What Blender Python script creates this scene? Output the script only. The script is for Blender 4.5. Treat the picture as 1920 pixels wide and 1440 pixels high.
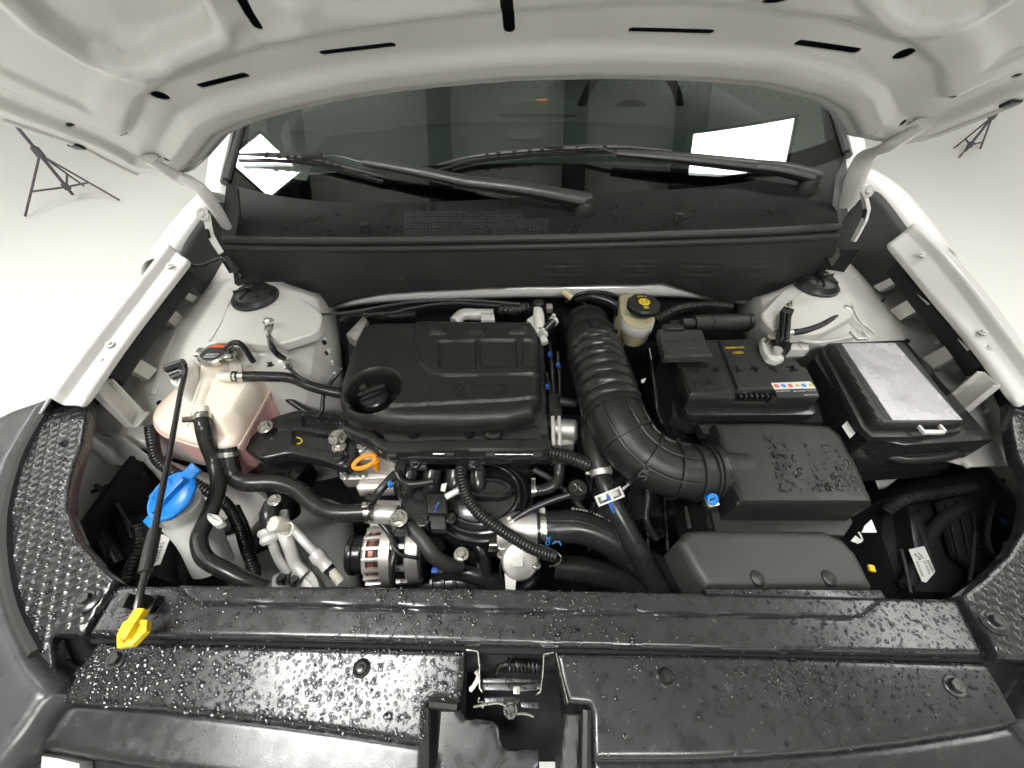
import bpy, bmesh, math, random
import numpy as np
from mathutils import Vector, Matrix

random.seed(7); np.random.seed(7)
for o in list(bpy.data.objects): bpy.data.objects.remove(o)
scene = bpy.context.scene
R = math.radians

# ------------------------------------------------------------------ camera
CZ, PITCH, F = 1.55, R(48), 720.0            # camera height, downward pitch, focal length in photo pixels
cam = bpy.data.cameras.new('camera'); camo = bpy.data.objects.new('camera', cam)
scene.collection.objects.link(camo); scene.camera = camo
camo.location = (0, 0, CZ); camo.rotation_euler = (R(90) - PITCH, 0, 0)
cam.sensor_width = 36; cam.lens = 36 * F / 1920; cam.clip_start = 0.02; cam.clip_end = 100

# ------------------------------------------------------------------ world, exposure
w = bpy.data.worlds.new('World'); scene.world = w; w.use_nodes = True
w.node_tree.nodes['Background'].inputs[0].default_value = (1, 0.985, 0.95, 1)
w.node_tree.nodes['Background'].inputs[1].default_value = 0.05
scene.view_settings.view_transform = 'Standard'; scene.view_settings.look = 'None'
scene.view_settings.exposure = 0.25; scene.view_settings.gamma = 1
scene.view_settings.use_curve_mapping = False
scene.render.engine = 'CYCLES'
scene.cycles.use_denoising = True
scene.cycles.max_bounces = 7; scene.cycles.diffuse_bounces = 4; scene.cycles.glossy_bounces = 4
scene.cycles.transmission_bounces = 5; scene.cycles.transparent_max_bounces = 10
scene.cycles.caustics_reflective = False; scene.cycles.caustics_refractive = False
scene.cycles.sample_clamp_indirect = 4

# ------------------------------------------------------------------ lamps (soft boxes of the studio, hung under its ceiling, one added for the floor)
LAMPS = [  # label, x, y, size x, size y, watt, rotation
    ('large ceiling soft box over the left side of the car, seen in the windshield', -1.95, 1.74, 0.36, 0.36, 18, 45),
    ('wide ceiling soft box over the right side of the car, seen in the windshield', 1.86, 1.93, 0.72, 0.38, 26, -1),
    ('long ceiling soft box over the front bumper of the car', -1.35, -0.55, 1.4, 1.1, 135, 0),
    ('narrow ceiling soft box beyond the right front wheel', 3.4, 1.0, 0.8, 3.0, 66, 0),
    ('added narrow ceiling soft box beyond the left front wheel, whitening the floor', -4.0, 1.4, 0.7, 2.6, 60, 0),  # added out of view to brighten the studio floor
    ('broad ceiling soft box ahead of the car and behind the photographer', 0.6, -2.4, 1.8, 0.7, 105, 0),
]

# ------------------------------------------------------------------ pixel rays (used to find where the real parts stand)
cp, sp_ = math.cos(PITCH), math.sin(PITCH)
def ray(x, y):
    dx, dv = (x - 960) / F, (720 - y) / F
    return Vector((dx, cp + sp_ * dv, -sp_ + cp * dv))
C0 = Vector((0, 0, CZ))
def P(x, y, z): d = ray(x, y); return C0 + d * ((z - CZ) / d.z)
def PY(x, y, Y): d = ray(x, y); return C0 + d * (Y / d.y)
def PX(x, y, X): d = ray(x, y); return C0 + d * (X / d.x)
def pxm(y, z): d = ray(960, y); return ((z - CZ) / d.z) / F     # metres per photo pixel there

# ------------------------------------------------------------------ objects
COL = scene.collection
THINGS = []
def T(name, label, cat, group=None):
    e = bpy.data.objects.new(name, None); COL.objects.link(e); e.empty_display_size = 0.02
    e['label'] = label; e['category'] = cat
    if group: e['group'] = group
    THINGS.append(e); return e
def tag(o, label, cat, group=None, kind=None):
    if label: o['label'] = label
    if cat: o['category'] = cat
    if group: o['group'] = group
    if kind: o['kind'] = kind
    return o
def link(name, me, mat, parent=None, smooth=True, ang=35):
    o = bpy.data.objects.new(name, me); COL.objects.link(o)
    if mat is not None and len(me.materials) == 0: me.materials.append(mat)
    if smooth:
        me.polygons.foreach_set('use_smooth', [True] * len(me.polygons))
        me.set_sharp_from_angle(angle=R(ang))
    if parent: o.parent = parent
    return o
def B(name, bm, mat, parent=None, smooth=True, ang=35):
    me = bpy.data.meshes.new(name)
    bmesh.ops.recalc_face_normals(bm, faces=bm.faces)
    bm.to_mesh(me); bm.free()
    return link(name, me, mat, parent, smooth, ang)
def finish():
    """move every Empty to the base of its thing without moving the parts"""
    bpy.context.view_layer.update()
    for e in THINGS:
        ch = [c for c in e.children_recursive if c.type == 'MESH']
        if not ch: continue
        pts = [c.matrix_world @ Vector(b) for c in ch for b in c.bound_box]
        lo = Vector([min(p[i] for p in pts) for i in range(3)]); hi = Vector([max(p[i] for p in pts) for i in range(3)])
        loc = Vector(((lo.x + hi.x) / 2, (lo.y + hi.y) / 2, lo.z))
        for c in ch:
            if c.get('_own'): c.location -= loc
            else: c.data.transform(Matrix.Translation(-loc))
        e.location = loc
    for o in bpy.data.objects:
        if '_own' in o: del o['_own']

# ------------------------------------------------------------------ shapes
def rnd(pts, r, n=4):
    """fillet the corners of a 2D/3D outline"""
    out = []; N = len(pts); pts = [Vector(p) for p in pts]
    for i in range(N):
        a, b, c = pts[i - 1], pts[i], pts[(i + 1) % N]
        u, v = a - b, c - b
        k = min(r, u.length * .45, v.length * .45)
        p, q = b + u.normalized() * k, b + v.normalized() * k
        for j in range(n + 1):
            t = j / n; out.append((1 - t) ** 2 * p + 2 * t * (1 - t) * b + t * t * q)
    return out
def slab(pts, h, bev=0.0, seg=2, bm=None, down=(0, 0, -1)):
    """closed plate: outline of the top face, thickness h"""
    own = bm is None
    b2 = bmesh.new(); dn = Vector(down) * h
    top = [b2.verts.new(p) for p in pts]; bot = [b2.verts.new(Vector(p) + dn) for p in pts]
    n = len(pts); f = b2.faces.new(top); b2.faces.new(bot[::-1])
    for i in range(n): b2.faces.new((top[i], bot[i], bot[(i + 1) % n], top[(i + 1) % n]))
    bmesh.ops.recalc_face_normals(b2, faces=b2.faces)
    if bev:
        bmesh.ops.bevel(b2, geom=[e for e in b2.edges if len([1 for v in e.verts if v in top]) == 2], offset=bev, segments=seg, affect='EDGES', profile=.6)
    if own: return b2
    me = bpy.data.meshes.new('tmp'); b2.to_mesh(me); b2.free(); bm.from_mesh(me); bpy.data.meshes.remove(me); return bm
def spx(px, z, h, bev=0.0, r=0.0, seg=2):
    """slab from photo outline at height z (z number or function of pixel y)"""
    zz = (lambda x, y: z) if not callable(z) else z
    pts = [P(x, y, zz(x, y)) for x, y in px]
    if r: pts = rnd(pts, r)
    return slab(pts, h, bev, seg)
def box(c, s, M=None, bev=0.0, bm=None):
    b2 = bmesh.new(); bmesh.ops.create_cube(b2, size=1)
    for v in b2.verts: v.co = Vector((v.co.x * s[0], v.co.y * s[1], v.co.z * s[2]))
    if bev: bmesh.ops.bevel(b2, geom=list(b2.edges), offset=bev, segments=2, affect='EDGES', profile=.6)
    for v in b2.verts:
        if M is not None: v.co = M @ v.co
        v.co += Vector(c)
    if bm is None: return b2
    return merge(bm, b2)
def merge(bm, b2):
    me = bpy.data.meshes.new('tmp'); b2.to_mesh(me); b2.free(); bm.from_mesh(me); bpy.data.meshes.remove(me); return bm
def frame(zdir, xdir=None):
    z = Vector(zdir).normalized(); x = Vector(xdir) if xdir is not None else Vector((1, 0, 0))
    if abs(x.normalized().dot(z)) > .95: x = Vector((0, 1, 0))
    y = z.cross(x).normalized(); x = y.cross(z)
    return Matrix((x, y, z)).transposed()
def lathe(prof, c, axis=(0, 0, 1), n=28, bm=None, sx=1, sy=1, xdir=None, lobes=0, lamp=0.0):
    """turned shape: profile of (radius, height) along axis from c"""
    M = frame(axis, xdir); c = Vector(c); b2 = bmesh.new() if bm is None else bm; rings = []
    for r, h in prof:
        if r <= 1e-6: rings.append([b2.verts.new(c + M @ Vector((0, 0, h)))]); continue
        ring = []
        for i in range(n):
            a = 2 * math.pi * i / n; q = r * (1 + (lamp if lobes and math.cos(a * lobes) > 0 else 0))
            ring.append(b2.verts.new(c + M @ Vector((q * math.cos(a) * sx, q * math.sin(a) * sy, h))))
        rings.append(ring)
    for a, b in zip(rings, rings[1:]):
        for i in range(n):
            j = (i + 1) % n
            if len(a) == 1 and len(b) == 1: continue
            if len(a) == 1: b2.faces.new((a[0], b[i], b[j]))
            elif len(b) == 1: b2.faces.new((a[i], a[j], b[0]))
            else: b2.faces.new((a[i], a[j], b[j], b[i]))
    for rg, flip in ((rings[0], 1), (rings[-1], 0)):
        if len(rg) > 1: b2.faces.new(rg[::-1] if flip else rg)
    return b2
def spline(pts, step=0.006):
    """Catmull-Rom through pts, resampled"""
    pts = [Vector(p) for p in pts]
    if len(pts) == 2: pts = [pts[0], pts[0].lerp(pts[1], .33), pts[0].lerp(pts[1], .66), pts[1]]
    Q = [pts[0] * 2 - pts[1]] + pts + [pts[-1] * 2 - pts[-2]]; fine = []
    for i in range(1, len(Q) - 2):
        a, b, c, d = Q[i - 1:i + 3]
        for k in range(16):
            t = k / 16
            fine.append(.5 * ((2 * b) + (c - a) * t + (2 * a - 5 * b + 4 * c - d) * t * t + (3 * b - a - 3 * c + d) * t ** 3))
    fine.append(pts[-1])
    L = [0.0]
    for p, q in zip(fine, fine[1:]): L.append(L[-1] + (q - p).length)
    n = max(3, int(L[-1] / step)); out = []; j = 0
    for i in range(n + 1):
        s = L[-1] * i / n
        while j < len(L) - 2 and L[j + 1] < s: j += 1
        t = (s - L[j]) / max(1e-9, L[j + 1] - L[j]); out.append(fine[j].lerp(fine[j + 1], min(1, t)))
    return out
def frames(path):
    fr = []; t0 = (path[1] - path[0]).normalized(); u = t0.orthogonal().normalized()
    up = Vector((0, 0, 1)); u = (up - t0 * up.dot(t0)); u = u.normalized() if u.length > .1 else t0.orthogonal().normalized()
    for i, p in enumerate(path):
        t = (path[min(i + 1, len(path) - 1)] - path[max(i - 1, 0)]).normalized()
        u = (u - t * u.dot(t)).normalized(); fr.append((p, t, u, t.cross(u)))
    return fr
def tube(pts, r, n=14, step=0.006, rib=None, bm=None, flat=1.0, raw=False):
    """swept hose; r number, list (along length) or function of 0..1; rib=(pitch, amplitude)"""
    if rib: step = rib[0] / 6
    path = [Vector(p) for p in pts] if raw else spline(pts, step)
    fr = frames(path); b2 = bmesh.new() if bm is None else bm; rings = []; N = len(fr); s = 0.0
    for i, (p, t, u, v) in enumerate(fr):
        if i: s += (p - fr[i - 1][0]).length
        f = i / (N - 1)
        if callable(r): q = r(f)
        elif isinstance(r, (list, tuple)):
            k = f * (len(r) - 1); j = min(int(k), len(r) - 2); q = r[j] + (r[j + 1] - r[j]) * (k - j)
        else: q = r
        if rib:
            ph = (s / rib[0]) % 1.0; q += rib[1] * (math.sqrt(max(0, 1 - (2 * ph - 1) ** 2)) - .5) * 2
        rings.append([b2.verts.new(p + (u * math.cos(2 * math.pi * k / n) * flat + v * math.sin(2 * math.pi * k / n)) * q) for k in range(n)])
    for a, b in zip(rings, rings[1:]):
        for i in range(n): b2.faces.new((a[i], a[(i + 1) % n], b[(i + 1) % n], b[i]))
    b2.faces.new(rings[0][::-1]); b2.faces.new(rings[-1])
    return b2
def hose(px, r, **k):
    return tube([P(x, y, z) for x, y, z in px], r, **k)
def net(rows, mat, name, parent, thick=0.003, sub=2):
    """sheet metal panel: grid of control points, smoothed"""
    bm = bmesh.new(); V = [[bm.verts.new(p) for p in row] for row in rows]
    for a, b in zip(V, V[1:]):
        for i in range(len(a) - 1): bm.faces.new((a[i], a[i + 1], b[i + 1], b[i]))
    o = B(name, bm, mat, parent)
    m = o.modifiers.new('sub', 'SUBSURF'); m.levels = sub; m.render_levels = sub
    m = o.modifiers.new('sol', 'SOLIDIFY'); m.thickness = thick; m.offset = 0
    return o
def netpx(rows, mat, name, parent, **k):
    return net([[P(*q) for q in row] for row in rows], mat, name, parent, **k)

# distance to polygon (numpy): positive inside
def sdf(px, py, poly):
    A = np.array([(p[0], p[1]) for p in poly]); Bq = np.roll(A, -1, 0)
    best = np.full(px.shape, 1e9); nx = px.copy(); ny = py.copy(); ins = np.zeros(px.shape, bool)
    for (ax, ay), (bx, by) in zip(A, Bq):
        ex, ey = bx - ax, by - ay; L = ex * ex + ey * ey + 1e-15
        t = np.clip(((px - ax) * ex + (py - ay) * ey) / L, 0, 1)
        qx, qy = ax + t * ex, ay + t * ey; d = np.hypot(px - qx, py - qy)
        m = d < best; best[m] = d[m]; nx[m] = qx[m]; ny[m] = qy[m]
        c = (ay > py) != (by > py)
        with np.errstate(divide='ignore', invalid='ignore'):
            ins ^= c & (px < (bx - ax) * (py - ay) / (by - ay + 1e-15) + ax)
    return np.where(ins, best, -best), nx, ny
def sm(x, a, b):
    t = np.clip((x - a) / (b - a), 0, 1); return t * t * (3 - 2 * t)
def edge_round(d, r):
    q = np.clip(r - d, 0, r); return -(r - np.sqrt(np.maximum(r * r - q * q, 0)))
def plate(outline, hfun, fmap, res, skirt=0.01, skirt_map=None):
    """moulded panel: outline in (u,v); hfun(u,v,d) gives its relief; fmap(u,v,h) puts it in space"""
    A = np.array([(p[0], p[1]) for p in outline]); lo = A.min(0) - res; hi = A.max(0) + res
    nu = int((hi[0] - lo[0]) / res) + 2; nv = int((hi[1] - lo[1]) / res) + 2
    U, V = np.meshgrid(lo[0] + np.arange(nu) * res, lo[1] + np.arange(nv) * res, indexing='ij')
    U = U.ravel(); V = V.ravel(); d, qx, qy = sdf(U, V, outline)
    inside = d > .35 * res
    U = np.where(inside, U, qx); V = np.where(inside, V, qy); dd = np.where(inside, d, 0)
    H = hfun(U, V, dd)
    bm = bmesh.new(); vs = {}
    def vert(k):
        if k not in vs: vs[k] = bm.verts.new(fmap(float(U[k]), float(V[k]), float(H[k])))
        return vs[k]
    idx = {}
    for i in range(nu - 1):
        for j in range(nv - 1):
            q = (i * nv + j, (i + 1) * nv + j, (i + 1) * nv + j + 1, i * nv + j + 1)
            if inside[list(q)].any():
                bm.faces.new([vert(k) for k in q])
    bmesh.ops.remove_doubles(bm, verts=bm.verts, dist=res * .02)
    bmesh.ops.dissolve_degenerate(bm, edges=bm.edges, dist=res * .02)
    bmesh.ops.recalc_face_normals(bm, faces=bm.faces)
    if skirt:
        be = [e for e in bm.edges if e.is_boundary]
        ret = bmesh.ops.extrude_edge_only(bm, edges=be)
        dn = (fmap(A[0][0], A[0][1], -skirt) - fmap(A[0][0], A[0][1], 0))
        for g in ret['geom']:
            if isinstance(g, bmesh.types.BMVert): g.co = skirt_map(g.co) if skirt_map else g.co + dn
    return bm
def top_plate(px, z, hfun, res=0.004, skirt=0.03, r=0.0):
    o = [P(x, y, z) for x, y in px]; o = [Vector((p.x, p.y)) for p in o]
    if r: o = rnd(o, r)
    return plate(o, hfun, lambda u, v, h: Vector((u, v, z + h)), res, skirt)
def poly2(px, z): return [(P(x, y, z).x, P(x, y, z).y) for x, y in px]

def txt(name, s, a, b, nrm, mat, parent, ext=0.0006, mode='w', h=None, lift=0.0006):
    """raised lettering whose line runs from a to b on a surface with normal nrm"""
    cu = bpy.data.curves.new('t', 'FONT'); cu.body = s; cu.size = 1; cu.extrude = 0; cu.resolution_u = 2
    ob = bpy.data.objects.new('t', cu); COL.objects.link(ob)
    dg = bpy.context.evaluated_depsgraph_get(); me = bpy.data.meshes.new_from_object(ob.evaluated_get(dg))
    bpy.data.objects.remove(ob); bpy.data.curves.remove(cu)
    bm = bmesh.new(); bm.from_mesh(me); bpy.data.meshes.remove(me)
    xs = [v.co.x for v in bm.verts]; x0, x1 = min(xs), max(xs)
    a, b = Vector(a), Vector(b); r = (b - a); W = r.length; r.normalize(); n = Vector(nrm).normalized()
    n = (n - r * n.dot(r)).normalized(); u = n.cross(r); sc = W / (x1 - x0); sy = sc if h is None else h / 0.72
    ret = bmesh.ops.extrude_face_region(bm, geom=list(bm.faces)); ev = [g for g in ret['geom'] if isinstance(g, bmesh.types.BMVert)]
    for v in ev: v.co.z += 1
    for v in bm.verts:
        c = v.co.copy(); v.co = a + r * ((c.x - x0) * sc) + u * (c.y * sy) + n * (lift + c.z * ext)
    return B(name, bm, mat, parent, smooth=False)

# ------------------------------------------------------------------ materials
MATS = {}
def mk(name, col, rough=.5, metal=0, bump=0, bscale=400, var=0, vscale=30, coat=0, rvar=0, spec=.5, trans=0, ior=1.45, emit=None, sss=0):
    m = bpy.data.materials.new(name); m.use_nodes = True; nt = m.node_tree; p = nt.nodes['Principled BSDF']
    p.inputs['Base Color'].default_value = (*col, 1); p.inputs['Roughness'].default_value = rough
    p.inputs['Metallic'].default_value = metal; p.inputs['Coat Weight'].default_value = coat
    p.inputs['Coat Roughness'].default_value = .08; p.inputs['Specular IOR Level'].default_value = spec
    p.inputs['Transmission Weight'].default_value = trans; p.inputs['IOR'].default_value = ior
    if sss:
        p.inputs['Subsurface Weight'].default_value = sss; p.inputs['Subsurface Radius'].default_value = (.02, .012, .008); p.inputs['Subsurface Scale'].default_value = .5
    tc = nt.nodes.new('ShaderNodeTexCoord')
    def noise(sc, det=3):
        n = nt.nodes.new('ShaderNodeTexNoise'); n.inputs['Scale'].default_value = sc; n.inputs['Detail'].default_value = det
        nt.links.new(tc.outputs['Object'], n.inputs['Vector']); return n
    if bump:
        n = noise(bscale); b = nt.nodes.new('ShaderNodeBump'); b.inputs['Strength'].default_value = bump; b.inputs['Distance'].default_value = .001
        nt.links.new(n.outputs['Fac'], b.inputs['Height']); nt.links.new(b.outputs['Normal'], p.inputs['Normal'])
    if var or rvar:
        n = noise(vscale, 5)
        if var:
            mx = nt.nodes.new('ShaderNodeMix'); mx.data_type = 'RGBA'
            mx.inputs[6].default_value = (*[max(0, c * (1 - var)) for c in col], 1); mx.inputs[7].default_value = (*[min(1, c * (1 + var)) for c in col], 1)
            nt.links.new(n.outputs['Fac'], mx.inputs[0]); nt.links.new(mx.outputs[2], p.inputs['Base Color'])
        if rvar:
            mr = nt.nodes.new('ShaderNodeMapRange'); mr.inputs[1].default_value = .3; mr.inputs[2].default_value = .7
            mr.inputs[3].default_value = max(.02, rough - rvar); mr.inputs[4].default_value = rough + rvar
            nt.links.new(n.outputs['Fac'], mr.inputs[0]); nt.links.new(mr.outputs[0], p.inputs['Roughness'])
    if emit:
        p.inputs['Emission Color'].default_value = (*emit[0], 1); p.inputs['Emission Strength'].default_value = emit[1]
    MATS[name] = m; return m
PLAST = mk('black_grained_plastic', (.016, .016, .0152), .38, bump=.12, bscale=900, var=.25, vscale=40, rvar=.08)
SATIN = mk('black_satin_plastic', (.020, .020, .0192), .40, bump=.05, bscale=1200, var=.2, vscale=18, rvar=.07)
WETP = mk('wet_black_plastic', (.020, .020, .021), .23, bump=.06, bscale=500, var=.3, vscale=60, rvar=.05, spec=.8)
DULL = mk('dull_grey_plastic', (.040, .040, .038), .48, bump=.08, bscale=700, var=.25, vscale=25, rvar=.08)
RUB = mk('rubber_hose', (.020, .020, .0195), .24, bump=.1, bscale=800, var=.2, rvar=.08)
BLK = mk('black_paint', (.016, .016, .016), .25, coat=.4, bump=.1, bscale=300)
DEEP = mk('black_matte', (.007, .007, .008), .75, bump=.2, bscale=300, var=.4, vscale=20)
WHT = mk('white_car_paint', (.68, .675, .65), .30, coat=.5, bump=.06, bscale=260, var=.03, vscale=8)
PRIM = mk('white_body_primer', (.63, .62, .58), .36, coat=.45, bump=.3, bscale=90, var=.06, vscale=14, rvar=.08)
ALU = mk('cast_aluminium', (.58, .56, .52), .42, .75, bump=.5, bscale=500, var=.15, vscale=40, rvar=.1)
PIPE = mk('aluminium_pipe', (.70, .69, .66), .40, .2, bump=.1, bscale=300, var=.06, rvar=.08)
STEEL = mk('zinc_steel', (.62, .60, .55), .28, 1, bump=.15, bscale=500, var=.12, vscale=90, rvar=.1)
DSTEEL = mk('dark_oiled_steel', (.10, .10, .10), .3, 1, bump=.3, bscale=400, var=.4, vscale=120, rvar=.15)
BOLT = mk('black_zinc_bolt', (.05, .05, .05), .3, .7, var=.3, vscale=200)
YEL = mk('yellow_plastic', (.80, .56, .02), .38, bump=.05)
ORG = mk('orange_plastic', (.80, .30, .01), .38, bump=.05)
BLUE = mk('blue_plastic', (.012, .19, .60), .30, bump=.05, spec=.5)
BMARK = mk('blue_paint_mark', (.03, .10, .42), .5)
WPL = mk('white_plastic', (.64, .64, .60), .45, bump=.1, var=.04)
CREAM = mk('cream_plastic', (.62, .56, .36), .4, var=.08, vscale=50, sss=.25)
LABEL = mk('paper_label', (.74, .74, .70), .5, var=.05)
VCAP = mk('valve_cap_plastic', (.66, .62, .53), .45, bump=.05)
INK = mk('black_ink', (.03, .03, .03), .6)
WINK = mk('white_ink', (.65, .67, .64), .6)
YINK = mk('yellow_ink', (.75, .55, .02), .5)
RINK = mk('red_ink', (.70, .06, .04), .5)
BINK = mk('blue_ink', (.03, .22, .60), .5)
ORINK = mk('orange_red_ink', (.80, .12, .03), .4)
COPPER = mk('copper_winding', (.17, .08, .065), .4, .6, var=.3, vscale=200)
WATER = None
STUDIO = mk('white_studio_paint', (.84, .84, .81), .62, bump=.03, bscale=12, var=.02, vscale=1.2)
CEIL = mk('grey_ceiling_panel', (.80, .80, .76), .8, var=.05, vscale=2)
BEAM = mk('dark_steel_beam', (.05, .06, .06), .6, var=.2, vscale=8)
CLAD = mk('wet_grey_cladding', (.06, .06, .062), .26, bump=.5, bscale=45, var=.25, vscale=14, rvar=.08)
SEAL = mk('rubber_seal', (.03, .03, .03), .55, bump=.1)
SILV = mk('silver_foil_sticker', (.60, .59, .60), .26, .6, bump=.06, bscale=30, var=.08, vscale=24, rvar=.06)
TAIL = mk('aluminium_wash', (.55, .55, .53), .5, .3)
def glassmat(name='windshield_glass', tint=(.42, .455, .435, 1), ior=1.52, rough=.01):
    m = bpy.data.materials.new(name); m.use_nodes = True; nt = m.node_tree; nt.nodes.clear()
    o = nt.nodes.new('ShaderNodeOutputMaterial'); mx = nt.nodes.new('ShaderNodeMixShader'); t = nt.nodes.new('ShaderNodeBsdfTransparent')
    g = nt.nodes.new('ShaderNodeBsdfGlossy'); lw = nt.nodes.new('ShaderNodeLayerWeight'); lw.inputs[0].default_value = .5; pw = nt.nodes.new('ShaderNodeMath'); pw.operation = 'POWER'; pw.inputs[1].default_value = 5; f = nt.nodes.new('ShaderNodeMath'); f.operation = 'MULTIPLY_ADD'; r0 = ((ior - 1) / (ior + 1)) ** 2; f.inputs[1].default_value = 1 - r0; f.inputs[2].default_value = r0; nt.links.new(lw.outputs['Facing'], pw.inputs[0]); nt.links.new(pw.outputs[0], f.inputs[0])
    t.inputs[0].default_value = tint; g.inputs['Roughness'].default_value = rough
    nt.links.new(f.outputs[0], mx.inputs[0]); nt.links.new(t.outputs[0], mx.inputs[1]); nt.links.new(g.outputs[0], mx.inputs[2]); nt.links.new(mx.outputs[0], o.inputs[0])
    return m
GLASS = glassmat(ior=1.8)
WATER = glassmat('water', (.60, .60, .61, 1), 1.48, .02)
def tankmat():
    """milky tank plastic; the pink coolant inside shows up to its level"""
    m = mk('milky_tank_plastic', (.80, .66, .50), .38, sss=.35, bump=.1, bscale=200); nt = m.node_tree; p = nt.nodes['Principled BSDF']
    g = nt.nodes.new('ShaderNodeNewGeometry'); s = nt.nodes.new('ShaderNodeSeparateXYZ'); mr = nt.nodes.new('ShaderNodeMapRange')
    r = nt.nodes.new('ShaderNodeValToRGB'); n = nt.nodes.new('ShaderNodeTexNoise'); n.inputs['Scale'].default_value = 9
    ad = nt.nodes.new('ShaderNodeMath'); ad.operation = 'MULTIPLY_ADD'; ad.inputs[1].default_value = .03
    nt.links.new(g.outputs['Position'], s.inputs[0]); nt.links.new(g.outputs['Position'], n.inputs['Vector'])
    nt.links.new(n.outputs['Fac'], ad.inputs[0]); nt.links.new(s.outputs['Z'], ad.inputs[2]); nt.links.new(ad.outputs[0], mr.inputs[0])
    mr.inputs[1].default_value = .86; mr.inputs[2].default_value = 1.02
    cr = r.color_ramp; cr.elements[0].position = .46; cr.elements[0].color = (.81, .47, .44, 1); cr.elements[1].position = .62; cr.elements[1].color = (.85, .70, .60, 1)
    e = cr.elements.new(.85); e.color = (.86, .79, .68, 1)
    nt.links.new(mr.outputs[0], r.inputs[0]); nt.links.new(r.outputs[0], p.inputs['Base Color'])
    return m
TANK = tankmat()

# ------------------------------------------------------------------ fasteners shared by many things
_BM = {}
def bolt(parent, at, r=0.008, mat=None, axis=(0, 0, 1), name='bolt', stud=False, washer=True):
    key = (round(r, 4), stud, washer)
    if key not in _BM:
        bm = bmesh.new()
        if washer: lathe([(r * 1.5, 0), (r * 1.5, r * .18), (r * 1.35, r * .3), (0, r * .3)], (0, 0, 0), n=20, bm=bm)
        lathe([(r, 0), (r, r * .85), (r * .86, r), (r * .5, r), (r * .45, r * .92), (0, r * .92)], (0, 0, 0), n=6, bm=bm)
        if stud: lathe([(r * .55, 0), (r * .55, r * 2.4), (r * .4, r * 2.6), (0, r * 2.6)], (0, 0, 0), n=12, bm=bm)
        me = bpy.data.meshes.new('bolt'); bmesh.ops.recalc_face_normals(bm, faces=bm.faces); bm.to_mesh(me); bm.free(); _BM[key] = me
    me = _BM[key]
    k2 = key + ((mat or STEEL).name,)
    if k2 not in _BM:
        m2 = me.copy(); m2.materials.append(mat or STEEL); _BM[k2] = m2
        m2.polygons.foreach_set('use_smooth', [True] * len(m2.polygons)); m2.set_sharp_from_angle(angle=R(30))
    o = bpy.data.objects.new(name, _BM[k2]); COL.objects.link(o)
    o.location = at; o.rotation_euler = frame(axis).to_euler(); o.rotation_euler.rotate_axis('Z', random.random() * 2)
    o.parent = parent; o['_own'] = 1; return o
def clamp(parent, c, axis, r, w=0.010, mat=None, ear=(0, 0, 1), eh=0.014, name='clamp'):
    """spring band with two ears"""
    bm = bmesh.new(); lathe([(r, -w / 2), (r * 1.08, -w / 2), (r * 1.08, w / 2), (r, w / 2)], c, axis, 24, bm)
    e = Vector(ear); a = Vector(axis).normalized(); e = (e - a * e.dot(a)).normalized(); s = a.cross(e)
    M = Matrix((a, s, e)).transposed()
    for k in (-1, 1):
        box(Vector(c) + e * (r + eh * .5) + s * (k * r * .22), (w * .8, 0.0025, eh), M, bm=bm)
    box(Vector(c) + e * (r + eh) , (w * .8, r * .44, .0025), M, bm=bm)
    return B(name, bm, mat or STEEL, parent)
def drop_field(name, label, poly, zfun, n, r0, r1, dens=None, seed=1, nrm=None, big=.06):
    """beads of water standing on a panel"""
    rs = np.random.RandomState(seed); A = np.array([(p[0], p[1]) for p in poly]); lo, hi = A.min(0), A.max(0)
    pts = []; tries = 0
    while len(pts) < n and tries < 60:
        tries += 1
        q = lo + rs.rand(4000, 2) * (hi - lo); d, _, _ = sdf(q[:, 0].copy(), q[:, 1].copy(), poly)
        k = d > r1 * .4
        if dens is not None: k &= rs.rand(4000) < dens(q[:, 0], q[:, 1])
        pts += list(q[k])
    pts = pts[:n]; verts = []; faces = []
    nseg = 8; prof = [(1.0, 0.0), (.92, .30), (.62, .52), (.0, .62)]
    for (x, y) in pts:
        r = r0 + (r1 - r0) * rs.rand() ** 3
        if rs.rand() < big * .4: r = r1 * (1 + rs.rand() * .5)
        a0 = rs.rand() * 6.28; an = 1 + rs.rand() * .5; z = zfun(x, y); b = len(verts); ca, sa = math.cos(a0), math.sin(a0)
        hh = r * (.75 if r < r1 * .8 else .5); wob = [1 + (rs.rand() - .5) * .35 for _ in range(nseg)]
        for (pr, ph) in prof[:-1]:
            for k in range(nseg):
                t = 2 * math.pi * k / nseg; lx, ly = r * pr * an * math.cos(t) * wob[k], r * pr * math.sin(t) * wob[k]
                verts.append((x + lx * ca - ly * sa, y + lx * sa + ly * ca, z + hh * ph - .0004))
        verts.append((x, y, z + hh * .62))
        for g in range(len(prof) - 2):
            for k in range(nseg):
                k2 = (k + 1) % nseg; faces.append((b + g * nseg + k, b + g * nseg + k2, b + (g + 1) * nseg + k2, b + (g + 1) * nseg + k))
        g = len(prof) - 2
        for k in range(nseg): faces.append((b + g * nseg + k, b + g * nseg + (k + 1) % nseg, b + (g + 1) * nseg))
    me = bpy.data.meshes.new(name); me.from_pydata(verts, [], faces); me.update()
    o = link(name, me, WATER); me.polygons.foreach_set('use_smooth', [True] * len(me.polygons))
    return tag(o, label, 'water', kind='stuff')
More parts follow.
